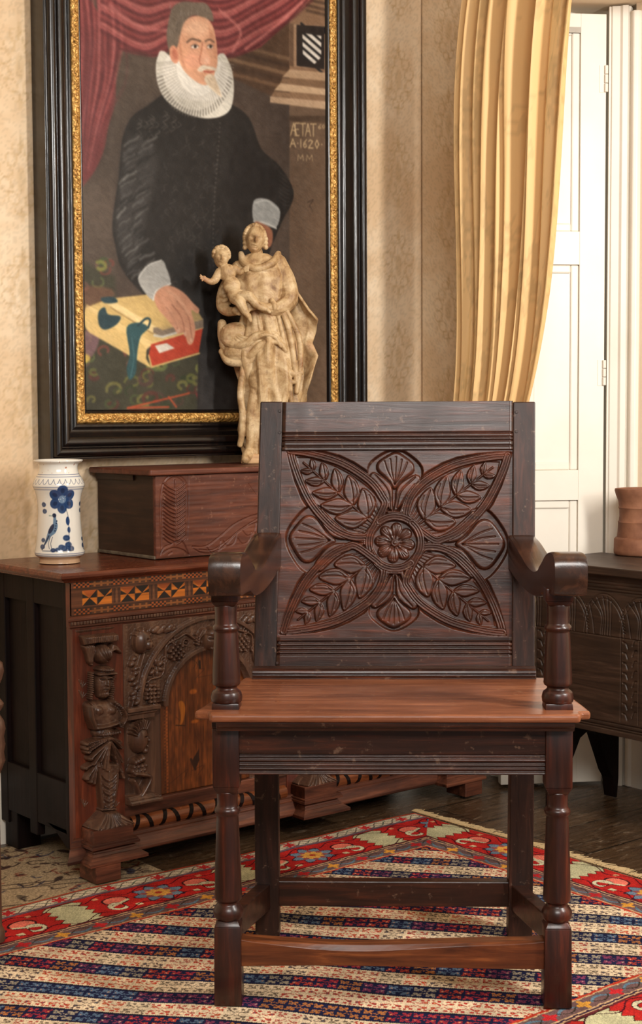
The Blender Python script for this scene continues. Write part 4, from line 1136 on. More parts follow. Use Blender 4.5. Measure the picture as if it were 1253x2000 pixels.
# terracotta vessel on the right coffer
pc_ = at(1250, 1083, 'z', .6415)
pp = [(.03, 0), (.064, 0), (.068, .004), (.0685, .012), (.0675, .040), (.064, .045), (.0605, .046), (.0590, .058), (.0575, .082), (.0585, .085), (.0560, .088), (.0545, .10), (.0550, .118), (.0575, .122), (.0560, .126), (.0580, .140), (.0640, .155), (.0670, .166), (.0660, .171), (.0600, .1715), (.056, .165), (.05, .12), (.05, .02), (.0, .018)]
m = Mat('matt terracotta', .7, .25); v = m.coords()
m.base(m.ramp(m.noise(v, 14, 5), [(.35, (108, 68, 48)), (.7, (146, 100, 74))])); m.bump(m.noise(v, 60, 3), .2, .003); MT['terra'] = m.m
pot = obj('terracotta_pot', lathe(pp, 56), 'terra'); smoothy(pot, 50); pot.location = (pc_[0], pc_[1], .6415)
pot['label'] = 'brown terracotta pot with ridged sides standing on the right coffer'; pot['category'] = 'pot'

# carved wooden mother and child
sp = at(515, 893, 'z', .884); sy = 3.03
sp = at(520, 893, 'y', sy); KS = ((sp-EYE)@FW)/F
stat = thing('mother_and_child_statue', 'pale carved wood statue of a mother holding a child on the desk box', 'statue', (sp[0], sp[1], .884), -(PI/2-THETA))
def Sx(px, py, y=0.): return np.array([(px-520)*KS, y, (897-py)*KS])
def ellips(bm, c_, r, rot=None, n=12):
    mt = Matrix.Translation(Vector(c_))
    if rot: mt = mt @ Matrix.Rotation(rot[1], 4, rot[0])
    mt = mt @ Matrix.Diagonal((r[0], r[1], r[2], 1))
    bmesh.ops.create_uvsphere(bm, u_segments=n*2, v_segments=n, radius=1, matrix=mt)
def limb(bm, pts, r): 
    P = sm([tuple(p) for p in pts], 5); rr_ = np.interp(np.linspace(0, 1, len(P)), np.linspace(0, 1, len(r)), r)
    tube([tuple(p) for p in P], list(rr_), 12, bm)
    for k_2 in (0, -1): ellips(bm, P[k_2], (rr_[k_2],)*3, n=8)
m = Mat('aged pale carved limewood', .5, .35); v = m.coords()
n_ = m.noise(v, 22, 6, .65, .4); n2_ = m.noise(v, 90, 4, .7); n4 = m.noise(v, 9, 3)
c = m.ramp(n_, [(.33, (124, 90, 58)), (.47, (176, 144, 102)), (.64, (208, 182, 142))])
c = m.mix(m.ramp(n2_, [(.52, (0, 0, 0, 1)), (.7, (.5, .5, .5, 1))]), c, (122, 86, 56))
c = m.mix(m.ramp(n4, [(.58, (0, 0, 0, 1)), (.72, (.5, .5, .5, 1))]), c, (176, 112, 82))
m.base(c); m.bump(n2_, .25, .002); MT['lime'] = m.m
def head(bm, cx, cz, y, w, h, tilt=0., yaw=0.):
    """a head with brow, nose, mouth, chin and eye hollows; w,h half sizes"""
    nu, nv = 48, 36; g = []
    for jv in range(nv+1):
        ph = PI*jv/nv; row_ = []
        for iu in range(nu):
            th = 2*PI*iu/nu; X_ = math.sin(ph)*math.sin(th); Y_ = -math.sin(ph)*math.cos(th); Z_ = math.cos(ph)
            r = 1.; front = max(0, -Y_)
            jaw = 1-.22*max(0, -Z_)**1.2; xx = X_*jaw
            e = lambda a, b, s, t: math.exp(-((xx-a)/s)**2-((Z_-b)/t)**2)*(front > .1)
            dy = .24*e(0, -.08, .09, .20)+.12*e(0, -.2, .13, .08)-.24*e(.3, .08, .18, .11)-.24*e(-.3, .08, .18, .11)+.10*e(.3, .07, .09, .05)+.06*e(-.3, .07, .09, .05)+.06*e(0, .24, .5, .10)+.13*e(0, -.42, .18, .045)+.12*e(0, -.54, .14, .045)-.12*e(0, -.48, .2, .03)-.06*e(0, -.63, .2, .05)+.14*e(0, -.78, .2, .12)
            p = Vector((xx*w, (Y_*.95-dy)*w*1.12, Z_*h))
            row_.append(p)
        g.append(row_)
    R = Matrix.Rotation(yaw, 3, 'Z') @ Matrix.Rotation(tilt, 3, 'Y')
    V = [[bm.verts.new(R @ p+Vector((cx, y, cz))) for p in r_] for r_ in g[1:-1]]
    tv_ = bm.verts.new(R @ g[0][0]+Vector((cx, y, cz))); bv = bm.verts.new(R @ g[-1][0]+Vector((cx, y, cz)))
    for a, b in zip(V, V[1:]):
        for i in range(nu): bm.faces.new((a[i], b[i], b[(i+1) % nu], a[(i+1) % nu]))
    for i in range(nu): bm.faces.new((tv_, V[0][i], V[0][(i+1) % nu])); bm.faces.new((bv, V[-1][(i+1) % nu], V[-1][i]))
def remesh(o, vox=.0018, it=2, disp=0.):
    r = o.modifiers.new('remesh', 'REMESH'); r.mode = 'VOXEL'; r.voxel_size = vox; r.use_smooth_shade = True
    s_ = o.modifiers.new('smooth', 'SMOOTH'); s_.iterations = it; s_.factor = .5
    return o
K = KS
# mother
bm = bmesh.new()
H_ = Sx(502, 466, -.012)
head(bm, H_[0], H_[2], -.012, 19*K, 27*K, .10, .1)
# hair: rolls round the head
for i in range(22):
    a = PI*(-.15+1.3*i/21); ellips(bm, (H_[0]-19*K*math.cos(a)-1*K, -.006+.004*math.sin(i), H_[2]+4*K+24*K*math.sin(a)), (5.5*K, 9*K, 5*K), ('Y', i))
for i in range(14):
    a = i*.9; ellips(bm, (H_[0]+14*K*math.cos(a)*.9, .004+.008*math.sin(a*1.3), H_[2]+12*K+9*K*math.sin(a)), (8*K, 9*K, 6*K))
for s_ in (-1, 1):
    for q in range(3): ellips(bm, (H_[0]+s_*20*K, -.006, H_[2]+(2-8*q)*K), (5*K, 7*K, 5*K))
limb(bm, [Sx(504, 482, 0), Sx(508, 512, 0)], [11*K, 12*K])
# trunk
body = [((507, 492), 20, 16), ((507, 500), 34, 20), ((510, 510), 48, 24), ((512, 540), 62, 34), ((515, 575), 50, 34), ((520, 610), 48, 34), ((525, 650), 58, 36), ((525, 700), 62, 40), ((528, 750), 60, 38), ((530, 800), 58, 38), ((530, 850), 56, 36), ((528, 885), 52, 34)]
nu = 96; rings = []
zs_ = np.linspace(492, 888, 130)
for py in zs_:
    hw_ = np.interp(py, [b[0][1] for b in body], [b[1] for b in body])*.96; dp = np.interp(py, [b[0][1] for b in body], [b[2] for b in body]); cx_ = np.interp(py, [b[0][1] for b in body], [b[0][0] for b in body])
    lo_ = min(1, max(0, (py-590)/60))
    rg_ = []
    for i in range(nu):
        th = 2*PI*i/nu
        fold = 1+lo_*(.13*math.sin(8*th+py*.030)+.06*math.sin(15*th-py*.02))+(1-lo_)*.03*math.sin(12*th)
        # forward knee
        kn = 14*math.exp(-((py-700)/60)**2)*max(0, -math.sin(th+.2))**3 if py > 600 else 0
        x_ = cx_+hw_*fold*math.cos(th); y_ = (dp*fold*math.sin(th)-kn*(1 if math.sin(th) < 0 else 0))
        rg_.append(bm.verts.new(Sx(x_, py, y_*K)))
    rings.append(rg_)
for a, b in zip(rings, rings[1:]):
    for i in range(nu): bm.faces.new((a[i], a[(i+1) % nu], b[(i+1) % nu], b[i]))
bm.faces.new(rings[0]); bm.faces.new(rings[-1][::-1])
# collar
limb(bm, [Sx(474, 492, .004), Sx(480, 510, -.022), Sx(504, 523, -.036), Sx(534, 512, -.030), Sx(546, 492, -.002)], [6*K, 8*K, 8*K, 8*K, 6*K])
limb(bm, [Sx(474, 512, -.012), Sx(498, 531, -.032), Sx(530, 524, -.030), Sx(552, 508, -.006)], [5*K, 6*K, 6*K, 5*K])
# her left arm (right in view): shoulder, elbow, forearm to the child's knee
limb(bm, [Sx(546, 510, 0), Sx(560, 545, -.006), Sx(566, 580, -.016), Sx(545, 600, -.038), Sx(518, 598, -.052)], [17*K, 20*K, 19*K, 14*K, 9*K])
for i in range(5): limb(bm, [Sx(540+i*6, 520+i*14, -.018-.002*i), Sx(553+i*4, 530+i*13, -.022), Sx(566+i*3, 522+i*13, -.006)], [3*K, 4*K, 3*K])
limb(bm, [Sx(534, 584, -.046), Sx(540, 597, -.055), Sx(534, 609, -.046)], [5*K, 6*K, 5*K])
ellips(bm, Sx(508, 594, -.056), (16*K, 9*K, 8*K))
for i in range(4): limb(bm, [Sx(500, 588+i*4, -.058), Sx(492, 589+i*4.5, -.064), Sx(486+i, 593+i*5, -.064)], [3.4*K, 3*K, 2.4*K])
limb(bm, [Sx(506, 586, -.06), Sx(497, 580, -.066)], [3.2*K, 2.6*K])
# her right arm (left in view): sleeve down to the hand below the child
limb(bm, [Sx(470, 520, 0), Sx(446, 560, -.004), Sx(438, 590, -.012), Sx(448, 603, -.028), Sx(466, 604, -.040)], [16*K, 16*K, 13*K, 10*K, 8*K])
for i in range(4): limb(bm, [Sx(430, 570+i*9, -.012), Sx(440, 575+i*9, -.027), Sx(452, 570+i*9, -.022)], [3*K, 4*K, 3*K])
ellips(bm, Sx(466, 603, -.045), (10*K, 8*K, 8*K))
for i in range(4): limb(bm, [Sx(468, 597+i*4, -.05), Sx(476, 596+i*4.5, -.055), Sx(474-i, 602+i*3, -.059)], [3.2*K, 2.8*K, 2.4*K])
# great swag across the hips
ellips(bm, Sx(464, 650, -.010), (34*K, 26*K, 27*K)); ellips(bm, Sx(474, 682, -.018), (36*K, 24*K, 20*K)); ellips(bm, Sx(520, 664, -.030), (36*K, 18*K, 16*K))
for i_ in range(5): limb(bm, [Sx(440+i_*6, 636+i_*3, -.024-.004*i_), Sx(462+i_*7, 672-i_*4, -.040-.003*i_), Sx(500+i_*7, 668-i_*7, -.050)], [2.5*K, 4*K, 2.5*K])
limb(bm, [Sx(436, 640, -.008), Sx(450, 664, -.028), Sx(480, 668, -.046), Sx(505, 652, -.053), Sx(535, 650, -.050), Sx(548, 662, -.046)], [8*K, 9*K, 9*K, 8*K, 8*K, 6*K])
limb(bm, [Sx(438, 668, -.006), Sx(455, 690, -.026), Sx(490, 690, -.046), Sx(515, 668, -.056), Sx(545, 664, -.052), Sx(560, 680, -.046)], [8*K, 9*K, 9*K, 7*K, 6*K, 5*K])
limb(bm, [Sx(436, 680, -.012), Sx(450, 700, -.028), Sx(485, 702, -.044), Sx(505, 690, -.050)], [7*K, 8*K, 8*K, 5*K])
limb(bm, [Sx(436, 626, -.002), Sx(438, 650, -.006), Sx(442, 676, -.008)], [9*K, 11*K, 9*K])
limb(bm, [Sx(500, 658, -.058), Sx(520, 650, -.062), Sx(540, 655, -.058), Sx(550, 672, -.054)], [4*K, 4*K, 4*K, 3*K])
# folds falling
for (pts, r) in (([(548, 590), (566, 640), (574, 690), (580, 740)], 6), ([(560, 600), (584, 650), (588, 700), (580, 760)], 6), ([(545, 610), (556, 660), (566, 720), (570, 780)], 5),
                 ([(505, 700), (500, 750), (492, 800), (490, 850), (486, 880)], 9), ([(528, 700), (522, 760), (516, 820), (510, 880)], 6), ([(548, 700), (560, 740), (552, 800), (556, 870)], 7),
                 ([(540, 690), (560, 715), (575, 725), (590, 722)], 6), ([(545, 720), (560, 738), (580, 740)], 5), ([(478, 710), (472, 760), (476, 800), (474, 840), (470, 860)], 7), ([(506, 610), (512, 640), (520, 650)], 5), ([(530, 612), (540, 640), (545, 660)], 5)):
    limb(bm, [Sx(a, b, -.043-.007*math.sin(PI*(b-600)/280)+abs(a-525)*.00018) for a, b in pts], [r*K*.8, r*K, r*K, r*K*.8])
ellips(bm, Sx(510, 735, -.044), (22*K, 14*K, 34*K))
# foot with sandal
limb(bm, [Sx(490, 872, -.03), Sx(484, 882, -.055), Sx(482, 888, -.068)], [11*K, 10*K, 8*K])
mother = remesh(obj('mother_figure', bm, 'lime', stat), .0012, 1)
# cloak blowing out behind her left side
c = Cv(0, 1, 0, 1, .012)
N1, N2 = 90, 60; U, Vv = np.meshgrid(np.linspace(0, 1, N2), np.linspace(0, 1, N1))
ey = [548, 570, 600, 620, 640, 665, 690, 720, 760, 800, 850, 885]; ex = [572, 584, 604, 622, 618, 610, 622, 612, 600, 594, 585, 578]
eyy = 560+320*Vv; exx = np.interp(eyy, ey, ex)
xi = np.interp(eyy, [560, 620, 700, 800, 880], [556, 556, 566, 560, 555])
xx_ = xi+(exx-xi)*U; dep = (.012-.024*U+.008*np.sin(U*9+Vv*7)*U+.006*np.sin(Vv*30)*U**2-.022*np.clip(U-.75, 0, 1)*4*np.sin(Vv*13+1))
Pc = np.stack([(xx_-520)*KS, dep+.004, (897-eyy)*KS], -1)
o = obj('cloak', gridmesh('cloak', Pc), 'lime', stat); sd_ = o.modifiers.new('s', 'SOLIDIFY'); sd_.thickness = .006; sd_.offset = 0
# left hanging drapery end
U, Vv = np.meshgrid(np.linspace(0, 1, 40), np.linspace(0, 1, 60)); eyy = 700+165*Vv
xl = np.interp(eyy, [700, 760, 800, 830, 850, 865], [475, 476, 472, 467, 470, 480]); xx_ = xl+(500-xl)*U
Pc = np.stack([(xx_-520)*KS, -.012-.02*U+.006*np.sin(U*12+Vv*3), (897-eyy)*KS], -1)
o = obj('drapery_end', gridmesh('drapery_end', Pc), 'lime', stat); sd_ = o.modifiers.new('s', 'SOLIDIFY'); sd_.thickness = .008; sd_.offset = 0
# child
bm = bmesh.new()
h2 = Sx(438, 503, -.040)
head(bm, h2[0], h2[2], h2[1], 15*K, 19*K, .22, .15)
for i in range(18):
    a = PI*(-.05+1.15*i/17); ellips(bm, (h2[0]-14*K*math.cos(a), h2[1]+.003*math.sin(i*2), h2[2]+6*K+15*K*math.sin(a)), (5*K, 7*K, 4.5*K))
for i in range(10): a = i*1.3; ellips(bm, (h2[0]+8*K*math.cos(a), h2[1]+.006*math.sin(a), h2[2]+14*K+4*K*math.sin(a)), (6*K, 7*K, 5*K))
ellips(bm, Sx(449, 531, -.042), (18*K, 13*K, 17*K)); ellips(bm, Sx(458, 556, -.044), (17*K, 13*K, 18*K)); ellips(bm, Sx(466, 574, -.046), (17*K, 13*K, 13*K))
limb(bm, [Sx(442, 514, -.040), Sx(446, 524, -.042)], [7*K, 9*K])
limb(bm, [Sx(434, 530, -.044), Sx(426, 545, -.050), Sx(418, 549, -.058), Sx(408, 545, -.064)], [8*K, 8*K, 6*K, 4.5*K])
ellips(bm, Sx(406, 543, -.065), (5*K, 4*K, 5*K))
for dx_, dz_ in ((-5, -6), (-6, -3), (-5, 1), (-2, 5)): limb(bm, [Sx(405, 543, -.066), Sx(405+dx_, 543+dz_, -.070)], [2*K, 1.5*K])
limb(bm, [Sx(464, 524, -.042), Sx(474, 530, -.044), Sx(482, 527, -.048)], [8*K, 7*K, 5*K]); ellips(bm, Sx(484, 525, -.050), (5*K, 5*K, 5*K))
for i in range(4): limb(bm, [Sx(484, 521+i*3, -.054), Sx(490, 520+i*3, -.056)], [1.9*K, 1.5*K])
limb(bm, [Sx(464, 580, -.050), Sx(474, 588, -.066), Sx(482, 604, -.066), Sx(490, 616, -.064)], [12*K, 11*K, 8*K, 5*K]); limb(bm, [Sx(490, 614, -.062), Sx(494, 624, -.072)], [5.5*K, 3.5*K])
limb(bm, [Sx(472, 578, -.052), Sx(492, 578, -.066), Sx(508, 596, -.070), Sx(524, 602, -.066)], [11*K, 10*K, 7*K, 5*K]); limb(bm, [Sx(522, 600, -.064), Sx(530, 607, -.07)], [5*K, 3.5*K])
chd = remesh(obj('child_figure', bm, 'lime', stat), .0013, 1); chd.location.y = -.008
bm = hexa([(-48*K, -.05, 0), (48*K, -.05, 0), (48*K, .035, 0), (-48*K, .035, 0)], [(-46*K, -.048, 19*K), (46*K, -.048, 19*K), (46*K, .033, 19*K), (-46*K, .033, 19*K)])
m = Mat('pale wood plinth', .6); m.base(m.ramp(m.noise(m.coords((8, 8, 60)), 3), [(.3, (176, 134, 92)), (.7, (206, 168, 122))])); MT['plinth'] = m.m
obj('base_block', bm, 'plinth', stat, .004)

# ================================================================ THE PAINTING
PY = 3.14
def Pt(px, py): p = at(px, py, 'y', PY); return (p[0], p[2])
GX0, GX1, GZ0, GZ1 = 1.842, 2.602, 1.018, 2.36
kP = (Pt(600, 400)[0]-Pt(200, 400)[0])/400*.88
c = Cv(GX0-.004, GX1+.004, GZ0-.004, GZ1, .0016, Pt, kP, col=(66, 56, 48))
Yp = 897-(c.Z-.915)/.00121
# ground tone: brown dark, a little lighter on the left middle
t = vnoise(c.X, c.Z, 6, 3)[..., None]; c.C[:] = np.array((58, 48, 42))*(1-t)+np.array((80, 66, 56))*t
P = c.poly; Ln = c.line; E_ = c.ell
P([(440, 60), (640, 0), (640, 210), (535, 190), (450, 150)], (74, 54, 40), 4)
for y0, k in ((70, (104, 80, 60)), (84, (60, 44, 34)), (100, (112, 86, 64)), (114, (66, 48, 36)), (128, (104, 78, 58))):
    Ln([(430, y0+10), (570, y0+46)], 7, k, 4)
P([(566, -300), (640, -300), (640, 225), (566, 225)], (120, 92, 70), 3)
for y0 in (8, 20, 30): Ln([(600, y0-10), (640, y0)], 6, (80, 60, 46), 3)
P([(566, 205), (640, 212), (640, 830), (566, 830)], (96, 76, 60), 3); P([(566, 226), (640, 226), (640, 240), (566, 236)], (70, 54, 42), 3)
P([(600, 240), (640, 240), (640, 830), (604, 830)], (104, 82, 64), 20, .6)
P([(566, 45), (640, 52), (640, 135), (566, 130)], (138, 110, 86), 3)
P([(566, 45), (574, 46), (574, 130), (566, 128)], (90, 68, 52), 2)
P([(580, 52), (634, 55), (634, 135), (580, 128)], (34, 28, 26), 1.5)
P([(591, 64), (629, 70), (628, 112), (615, 125), (592, 112)], (196, 188, 176), 1.5)
for i in range(5): Ln([(589, 60+i*15-14), (630, 60+i*15+26-4)], 5.5, (30, 28, 28), 1)
P([(580, 48), (640, 52), (640, 66), (590, 62), (590, 114), (580, 114)], (34, 28, 26), 1.2); P([(628, 56), (634, 56), (634, 135), (580, 128), (580, 113), (592, 113), (615, 125), (628, 112)], (34, 28, 26), 1.2)
P([(566, 135), (640, 142), (640, 158), (552, 150)], (160, 132, 104), 2); P([(552, 152), (640, 160), (640, 172), (548, 162)], (112, 86, 64), 2)
P([(548, 162), (640, 174), (640, 186), (536, 176)], (176, 148, 118), 2); P([(536, 178), (640, 188), (640, 196), (530, 188)], (126, 98, 74), 2); P([(528, 188), (640, 198), (640, 214), (528, 200)], (168, 140, 112), 2)
# inscription
tx = (206, 178, 134)
def G(strokes, x, y, w, h, wd=2.1):
    for s_ in strokes: Ln([(x+a*w, y+b*h+(x-567)*.05) for a, b in s_], wd, tx, 1, .85)
gl = {'A': [[(0, 1), (.5, 0), (1, 1)], [(.2, .6), (.8, .6)]], 'E': [[(1, 0), (0, 0), (0, 1), (1, 1)], [(0, .5), (.8, .5)]], 'T': [[(0, 0), (1, 0)], [(.5, 0), (.5, 1)]], '1': [[(.5, 0), (.5, 1)]], '6': [[(.9, 0), (.2, .4), (0, .75), (.4, 1), (.9, .8), (.6, .5), (.1, .65)]], '2': [[(0, .2), (.4, 0), (.9, .2), (0, 1), (1, 1)]], '0': [[(.5, 0), (0, .5), (.5, 1), (1, .5), (.5, 0)]], 'M': [[(0, 1), (.1, 0), (.5, .7), (.9, 0), (1, 1)]], '.': [[(.4, .5), (.6, .5)]]}
for ch_, x, w in (('A', 568, 12), ('E', 577, 8), ('T', 587, 10), ('A', 597, 10), ('T', 607, 11)): G(gl[ch_], x, 240, w, 24)
G(gl['6'], 622, 240, 6, 9, 1.2); G(gl['0'], 630, 240, 5, 8, 1.2)
for ch_, x, w in (('A', 567, 11), ('.', 580, 4), ('1', 586, 4), ('6', 593, 7), ('2', 603, 9), ('0', 616, 7), ('.', 627, 4)): G(gl[ch_], x, 271, w, 16)
G(gl['M'], 582, 301, 11, 12, 1.1); G(gl['M'], 599, 301, 12, 12, 1.1)
Ln([(601, 395), (612, 390), (605, 402), (611, 412)], 1.5, (60, 46, 38)); 
# crimson curtain
cur = (112, 52, 52)
P([(140, -320), (640, -320), (640, -40), (585, 20), (545, 60), (510, 92), (470, 108), (455, 112), (420, 110), (380, 90), (330, 100), (300, 112), (260, 106), (225, 92), (205, 100)], cur, 3)
P(sm([(140, -60), (215, 60), (236, 100), (228, 150), (226, 200), (212, 250), (205, 290), (188, 330), (160, 368), (140, 385)], 4), cur, 3)
rp = np.random.RandomState(8)
for i in range(16):
    x0 = 150+i*6; 
    k = [(176, 100, 96), (84, 36, 40), (150, 76, 74), (98, 44, 46)][i % 4]
    Ln(sm([(x0-4, -10), (x0+rp.uniform(-4, 8), 80), (x0+rp.uniform(-10, 6), 160), (150+(x0-150)*.6, 240), (150+(x0-150)*.35, 330)], 6), rp.uniform(3, 7), k, 5, .7)
for i in range(22):
    t = i/21
    k = [(178, 96, 92), (80, 34, 38), (146, 70, 68), (92, 40, 42), (196, 118, 110)][i % 5]
    y0 = -60+t*150
    Ln(sm([(200, y0-30), (280, y0+12), (345, y0+10-20*t), (430, y0+22), (500, y0-4-10*t), (560, y0-46), (610, y0-90)], 6), 4+3*rp.rand(), k, 5, .62)
for pts in ([(235, 95), (300, 108), (345, 92), (420, 108), (470, 106), (540, 62), (600, 0)],): Ln(sm(pts, 6), 3, (70, 30, 32), 4, .8)
Ln(sm([(430, 20), (470, 60), (455, 100)], 5), 5, (200, 124, 116), 6, .7); Ln(sm([(215, 10), (270, 50), (330, 60)], 5), 6, (196, 118, 112), 6, .6); Ln(sm([(480, 95), (540, 50), (590, 4)], 5), 5, (196, 120, 112), 5, .7)
# deep background left
P(sm([(236, 110), (300, 115), (320, 180), (262, 220), (236, 300), (222, 420), (225, 560), (150, 520), (150, 380), (190, 340), (215, 250), (230, 170)], 3, True), (82, 70, 60), 16, .7)
# tapestry
P([(140, 500), (225, 540), (228, 600), (300, 700), (470, 640), (480, 830), (140, 830)], (56, 54, 40), 10)
for i in range(110):
    x0, y0 = rp.uniform(150, 400), rp.uniform(510, 798)
    if y0 < 600 and x0 > 225: continue
    k = [(122, 124, 62), (86, 96, 56), (60, 72, 44), (96, 70, 62), (146, 140, 76), (110, 60, 50)][i % 6]
    if y0 > 725: k = tuple(v_*.75 for v_ in k)
    R = rp.uniform(8, 18); a0 = rp.uniform(0, 6)
    Ln([(x0+R*(1-t_*.4)*math.cos(a0+t_*4.5), y0+R*.8*(1-t_*.4)*math.sin(a0+t_*4.5)) for t_ in np.linspace(0, 1, 9)], rp.uniform(3, 7), k, 3, .85)
P(sm([(160, 560), (220, 565), (215, 590), (165, 600)], 3, True), (132, 82, 62), 6, .5)
for pts in ([(250, 797), (300, 785), (370, 768)], [(330, 775), (345, 795)], [(250, 797), (330, 795)]): Ln(pts, 3.5, (168, 70, 40), 2, .9)
Ln([(385, 770), (395, 797)], 4, (140, 40, 40), 3); Ln(sm([(385, 760), (400, 780), (410, 798)], 4), 3, (120, 110, 80), 3)
P(sm([(163, 655), (178, 640), (195, 655), (185, 690), (166, 700)], 4, True), (120, 86, 92), 4, .8); E_(165, 700, 12, 9, (190, 160, 80), 4)
# robe
rob = (33, 30, 28)
P(sm([(316, 185), (290, 205), (258, 228), (242, 262), (236, 300), (232, 350), (224, 400), (220, 445), (226, 480), (236, 520), (262, 556), (300, 590), (380, 640), (386, 830)], 4).tolist()+[(486, 830)]+sm([(486, 700), (520, 520), (548, 440), (572, 392), (570, 362), (545, 322), (512, 292), (496, 250), (484, 226), (456, 205), (400, 180)], 4).tolist(), rob, 2.5)
P([(390, 690), (480, 660), (478, 830), (385, 830)], (52, 48, 46), 14, .8)
P(sm([(470, 260), (505, 310), (548, 350), (520, 400), (470, 420), (440, 350)], 4, True), (26, 23, 22), 14, .7)
for i in range(120):           # brocade figuring on the front of the robe
    x0, y0 = rp.uniform(320, 430), rp.uniform(235, 560)
    Ln(sm([(x0, y0), (x0+rp.uniform(-7, 7), y0+rp.uniform(2, 8)), (x0+rp.uniform(-9, 9), y0+rp.uniform(6, 14))], 3), 1.3, (74, 70, 66), 1.2, .5)
for y0 in range(240, 560, 9): E_(425+8*math.sin(y0*.01), y0, 1.8, 1.8, (88, 84, 78), 1.2, .6)
for i in range(30):            # collar yoke embroidery
    x0 = rp.uniform(262, 350); y0 = 245-(x0-262)*.25+rp.uniform(-14, 26)
    Ln(sm([(x0, y0), (x0+6, y0+6), (x0-3, y0+12)], 3), 1.6, (92, 86, 80), 1.2, .6)
P(sm([(246, 280), (262, 262), (300, 280), (306, 340), (292, 400), (276, 470), (262, 530), (242, 500), (228, 440), (234, 360)], 4, True), (58, 55, 53), 16, .8)
for i in range(38):            # sleeve slashes catching the light
    y0 = 264+i*7.4; xl = np.interp(y0, [260, 330, 440, 540], [248, 238, 228, 252])
    for q_ in range(2):
        x1_ = xl+q_*30+rp.uniform(-2, 8); ww_ = rp.uniform(14, 30); lift = rp.uniform(2, 9)
        Ln(sm([(x1_, y0+6), (x1_+ww_*.35, y0-lift*.3), (x1_+ww_*.75, y0-lift), (x1_+ww_, y0-lift-5)], 4), 1.2+rp.rand()*4, [(108, 106, 102), (66, 64, 62), (26, 25, 24), (88, 86, 84)][rp.randint(4)], 3, rp.uniform(.35, .8))
for i in range(8): Ln(sm([(545, 335+i*8), (558, 345+i*8), (566, 352+i*7)], 3), 2, (66, 62, 58), 2, .5)
# ruff
P(sm([(322, 100), (308, 112), (305, 140), (310, 168), (322, 192), (345, 212), (370, 224), (400, 231), (430, 228), (450, 214), (457, 185), (456, 150), (448, 122), (430, 104), (380, 150)], 4, True), (206, 200, 186), 2)
P(sm([(330, 108), (318, 130), (322, 160), (345, 186), (385, 196), (425, 194), (446, 178), (448, 150), (438, 120)], 4), (224, 218, 206), 5)
for i in range(44):
    t = i/43; a = math.radians(188-190*t*1.0)
    ox, oy = 381+76*math.cos(a), 128+100*math.sin(a)*(1 if math.sin(a) > 0 else .4); ix, iy = 388+44*math.cos(a), 122+66*math.sin(a)*(1 if math.sin(a) > 0 else .4)
    Ln([(ix, iy), (ox, oy)], 1.6, (150, 142, 130), 1.6, .6)
    if math.sin(a) > .2: Ln([((ix*.3+ox*.7), (iy*.3+oy*.7)), (ox, oy)], 2, (96, 90, 82), 1.6, .75)
# head
skin = (214, 158, 124)
P(sm([(352, 60), (362, 38), (395, 30), (415, 48), (422, 75), (425, 100), (425, 125), (420, 142), (414, 160), (400, 166), (382, 158), (362, 140), (350, 118), (346, 96)], 4, True), skin, 2)
P(sm([(348, 88), (332, 100), (326, 70), (330, 40), (338, 14), (356, 3), (380, 4), (402, 6), (414, 22), (417, 42), (400, 34), (378, 30), (362, 42), (354, 62)], 4, True), (112, 98, 84), 3)
for i in range(40):
    x0, y0 = rp.uniform(332, 405), rp.uniform(8, 60)
    if x0 > 358 and y0 > 32: continue
    Ln([(x0, y0), (x0+rp.uniform(-3, 3), y0+rp.uniform(5, 11))], 1.2, [(76, 66, 58), (158, 144, 128)][i % 2], 1.2, .6)
E_(341, 106, 9, 18, (206, 142, 112), 2, 1, -.2); E_(342, 106, 5, 11, (176, 104, 82), 3, .8, -.2)
E_(385, 56, 26, 18, (232, 184, 150), 14, .8); E_(378, 118, 18, 16, (226, 160, 130), 10, .7); P(sm([(350, 70), (356, 100), (362, 130), (352, 110)], 3, True), (176, 118, 90), 5, .6)
P(sm([(408, 50), (420, 75), (424, 110), (418, 110), (412, 80)], 3, True), (186, 128, 98), 5, .6)
Ln(sm([(366, 82), (376, 76), (392, 80)], 4), 4, (96, 74, 60), 2, .8); Ln(sm([(402, 80), (410, 77), (419, 82)], 4), 3.5, (96, 74, 60), 2, .8)
for ex_, w_ in ((381, 7.5), (411, 6)):
    E_(ex_, 90.5, w_, 4, (226, 212, 196), 1.2); E_(ex_+1, 90.5, 2.8, 3.4, (52, 40, 32), 1.2); Ln(sm([(ex_-w_, 90), (ex_, 86.5), (ex_+w_, 90)], 4), 1.6, (90, 60, 48), 1.2, .9); Ln(sm([(ex_-w_, 94), (ex_, 97), (ex_+w_, 95)], 4), 1.6, (176, 118, 96), 1.6, .7)
P(sm([(398, 84), (404, 100), (412, 118), (408, 126), (398, 126), (392, 120), (396, 104)], 4, True), (232, 172, 140), 3, .9); Ln(sm([(396, 84), (393, 104), (390, 118), (394, 126), (406, 128)], 4), 2, (166, 100, 76), 2, .8); E_(404, 118, 5, 6, (240, 188, 158), 4, .8)
Ln([(385, 62), (395, 66), (404, 62)], 1.2, (196, 140, 110), 1.5, .6)
P(sm([(386, 136), (396, 127), (408, 129), (420, 132), (425, 138), (416, 137), (404, 135), (394, 140)], 4, True), (226, 208, 184), 2)
Ln([(399, 139), (410, 141), (418, 139)], 2.6, (168, 80, 66), 1.6, .9)
P(sm([(404, 146), (416, 146), (424, 160), (430, 176), (434, 190), (420, 180), (408, 168), (400, 156)], 4, True), (226, 206, 178), 3)
for i in range(8): Ln([(404+i*2.2, 148), (412+i*2.6, 168+i*2.2)], 1, (176, 146, 116), 1.2, .6)
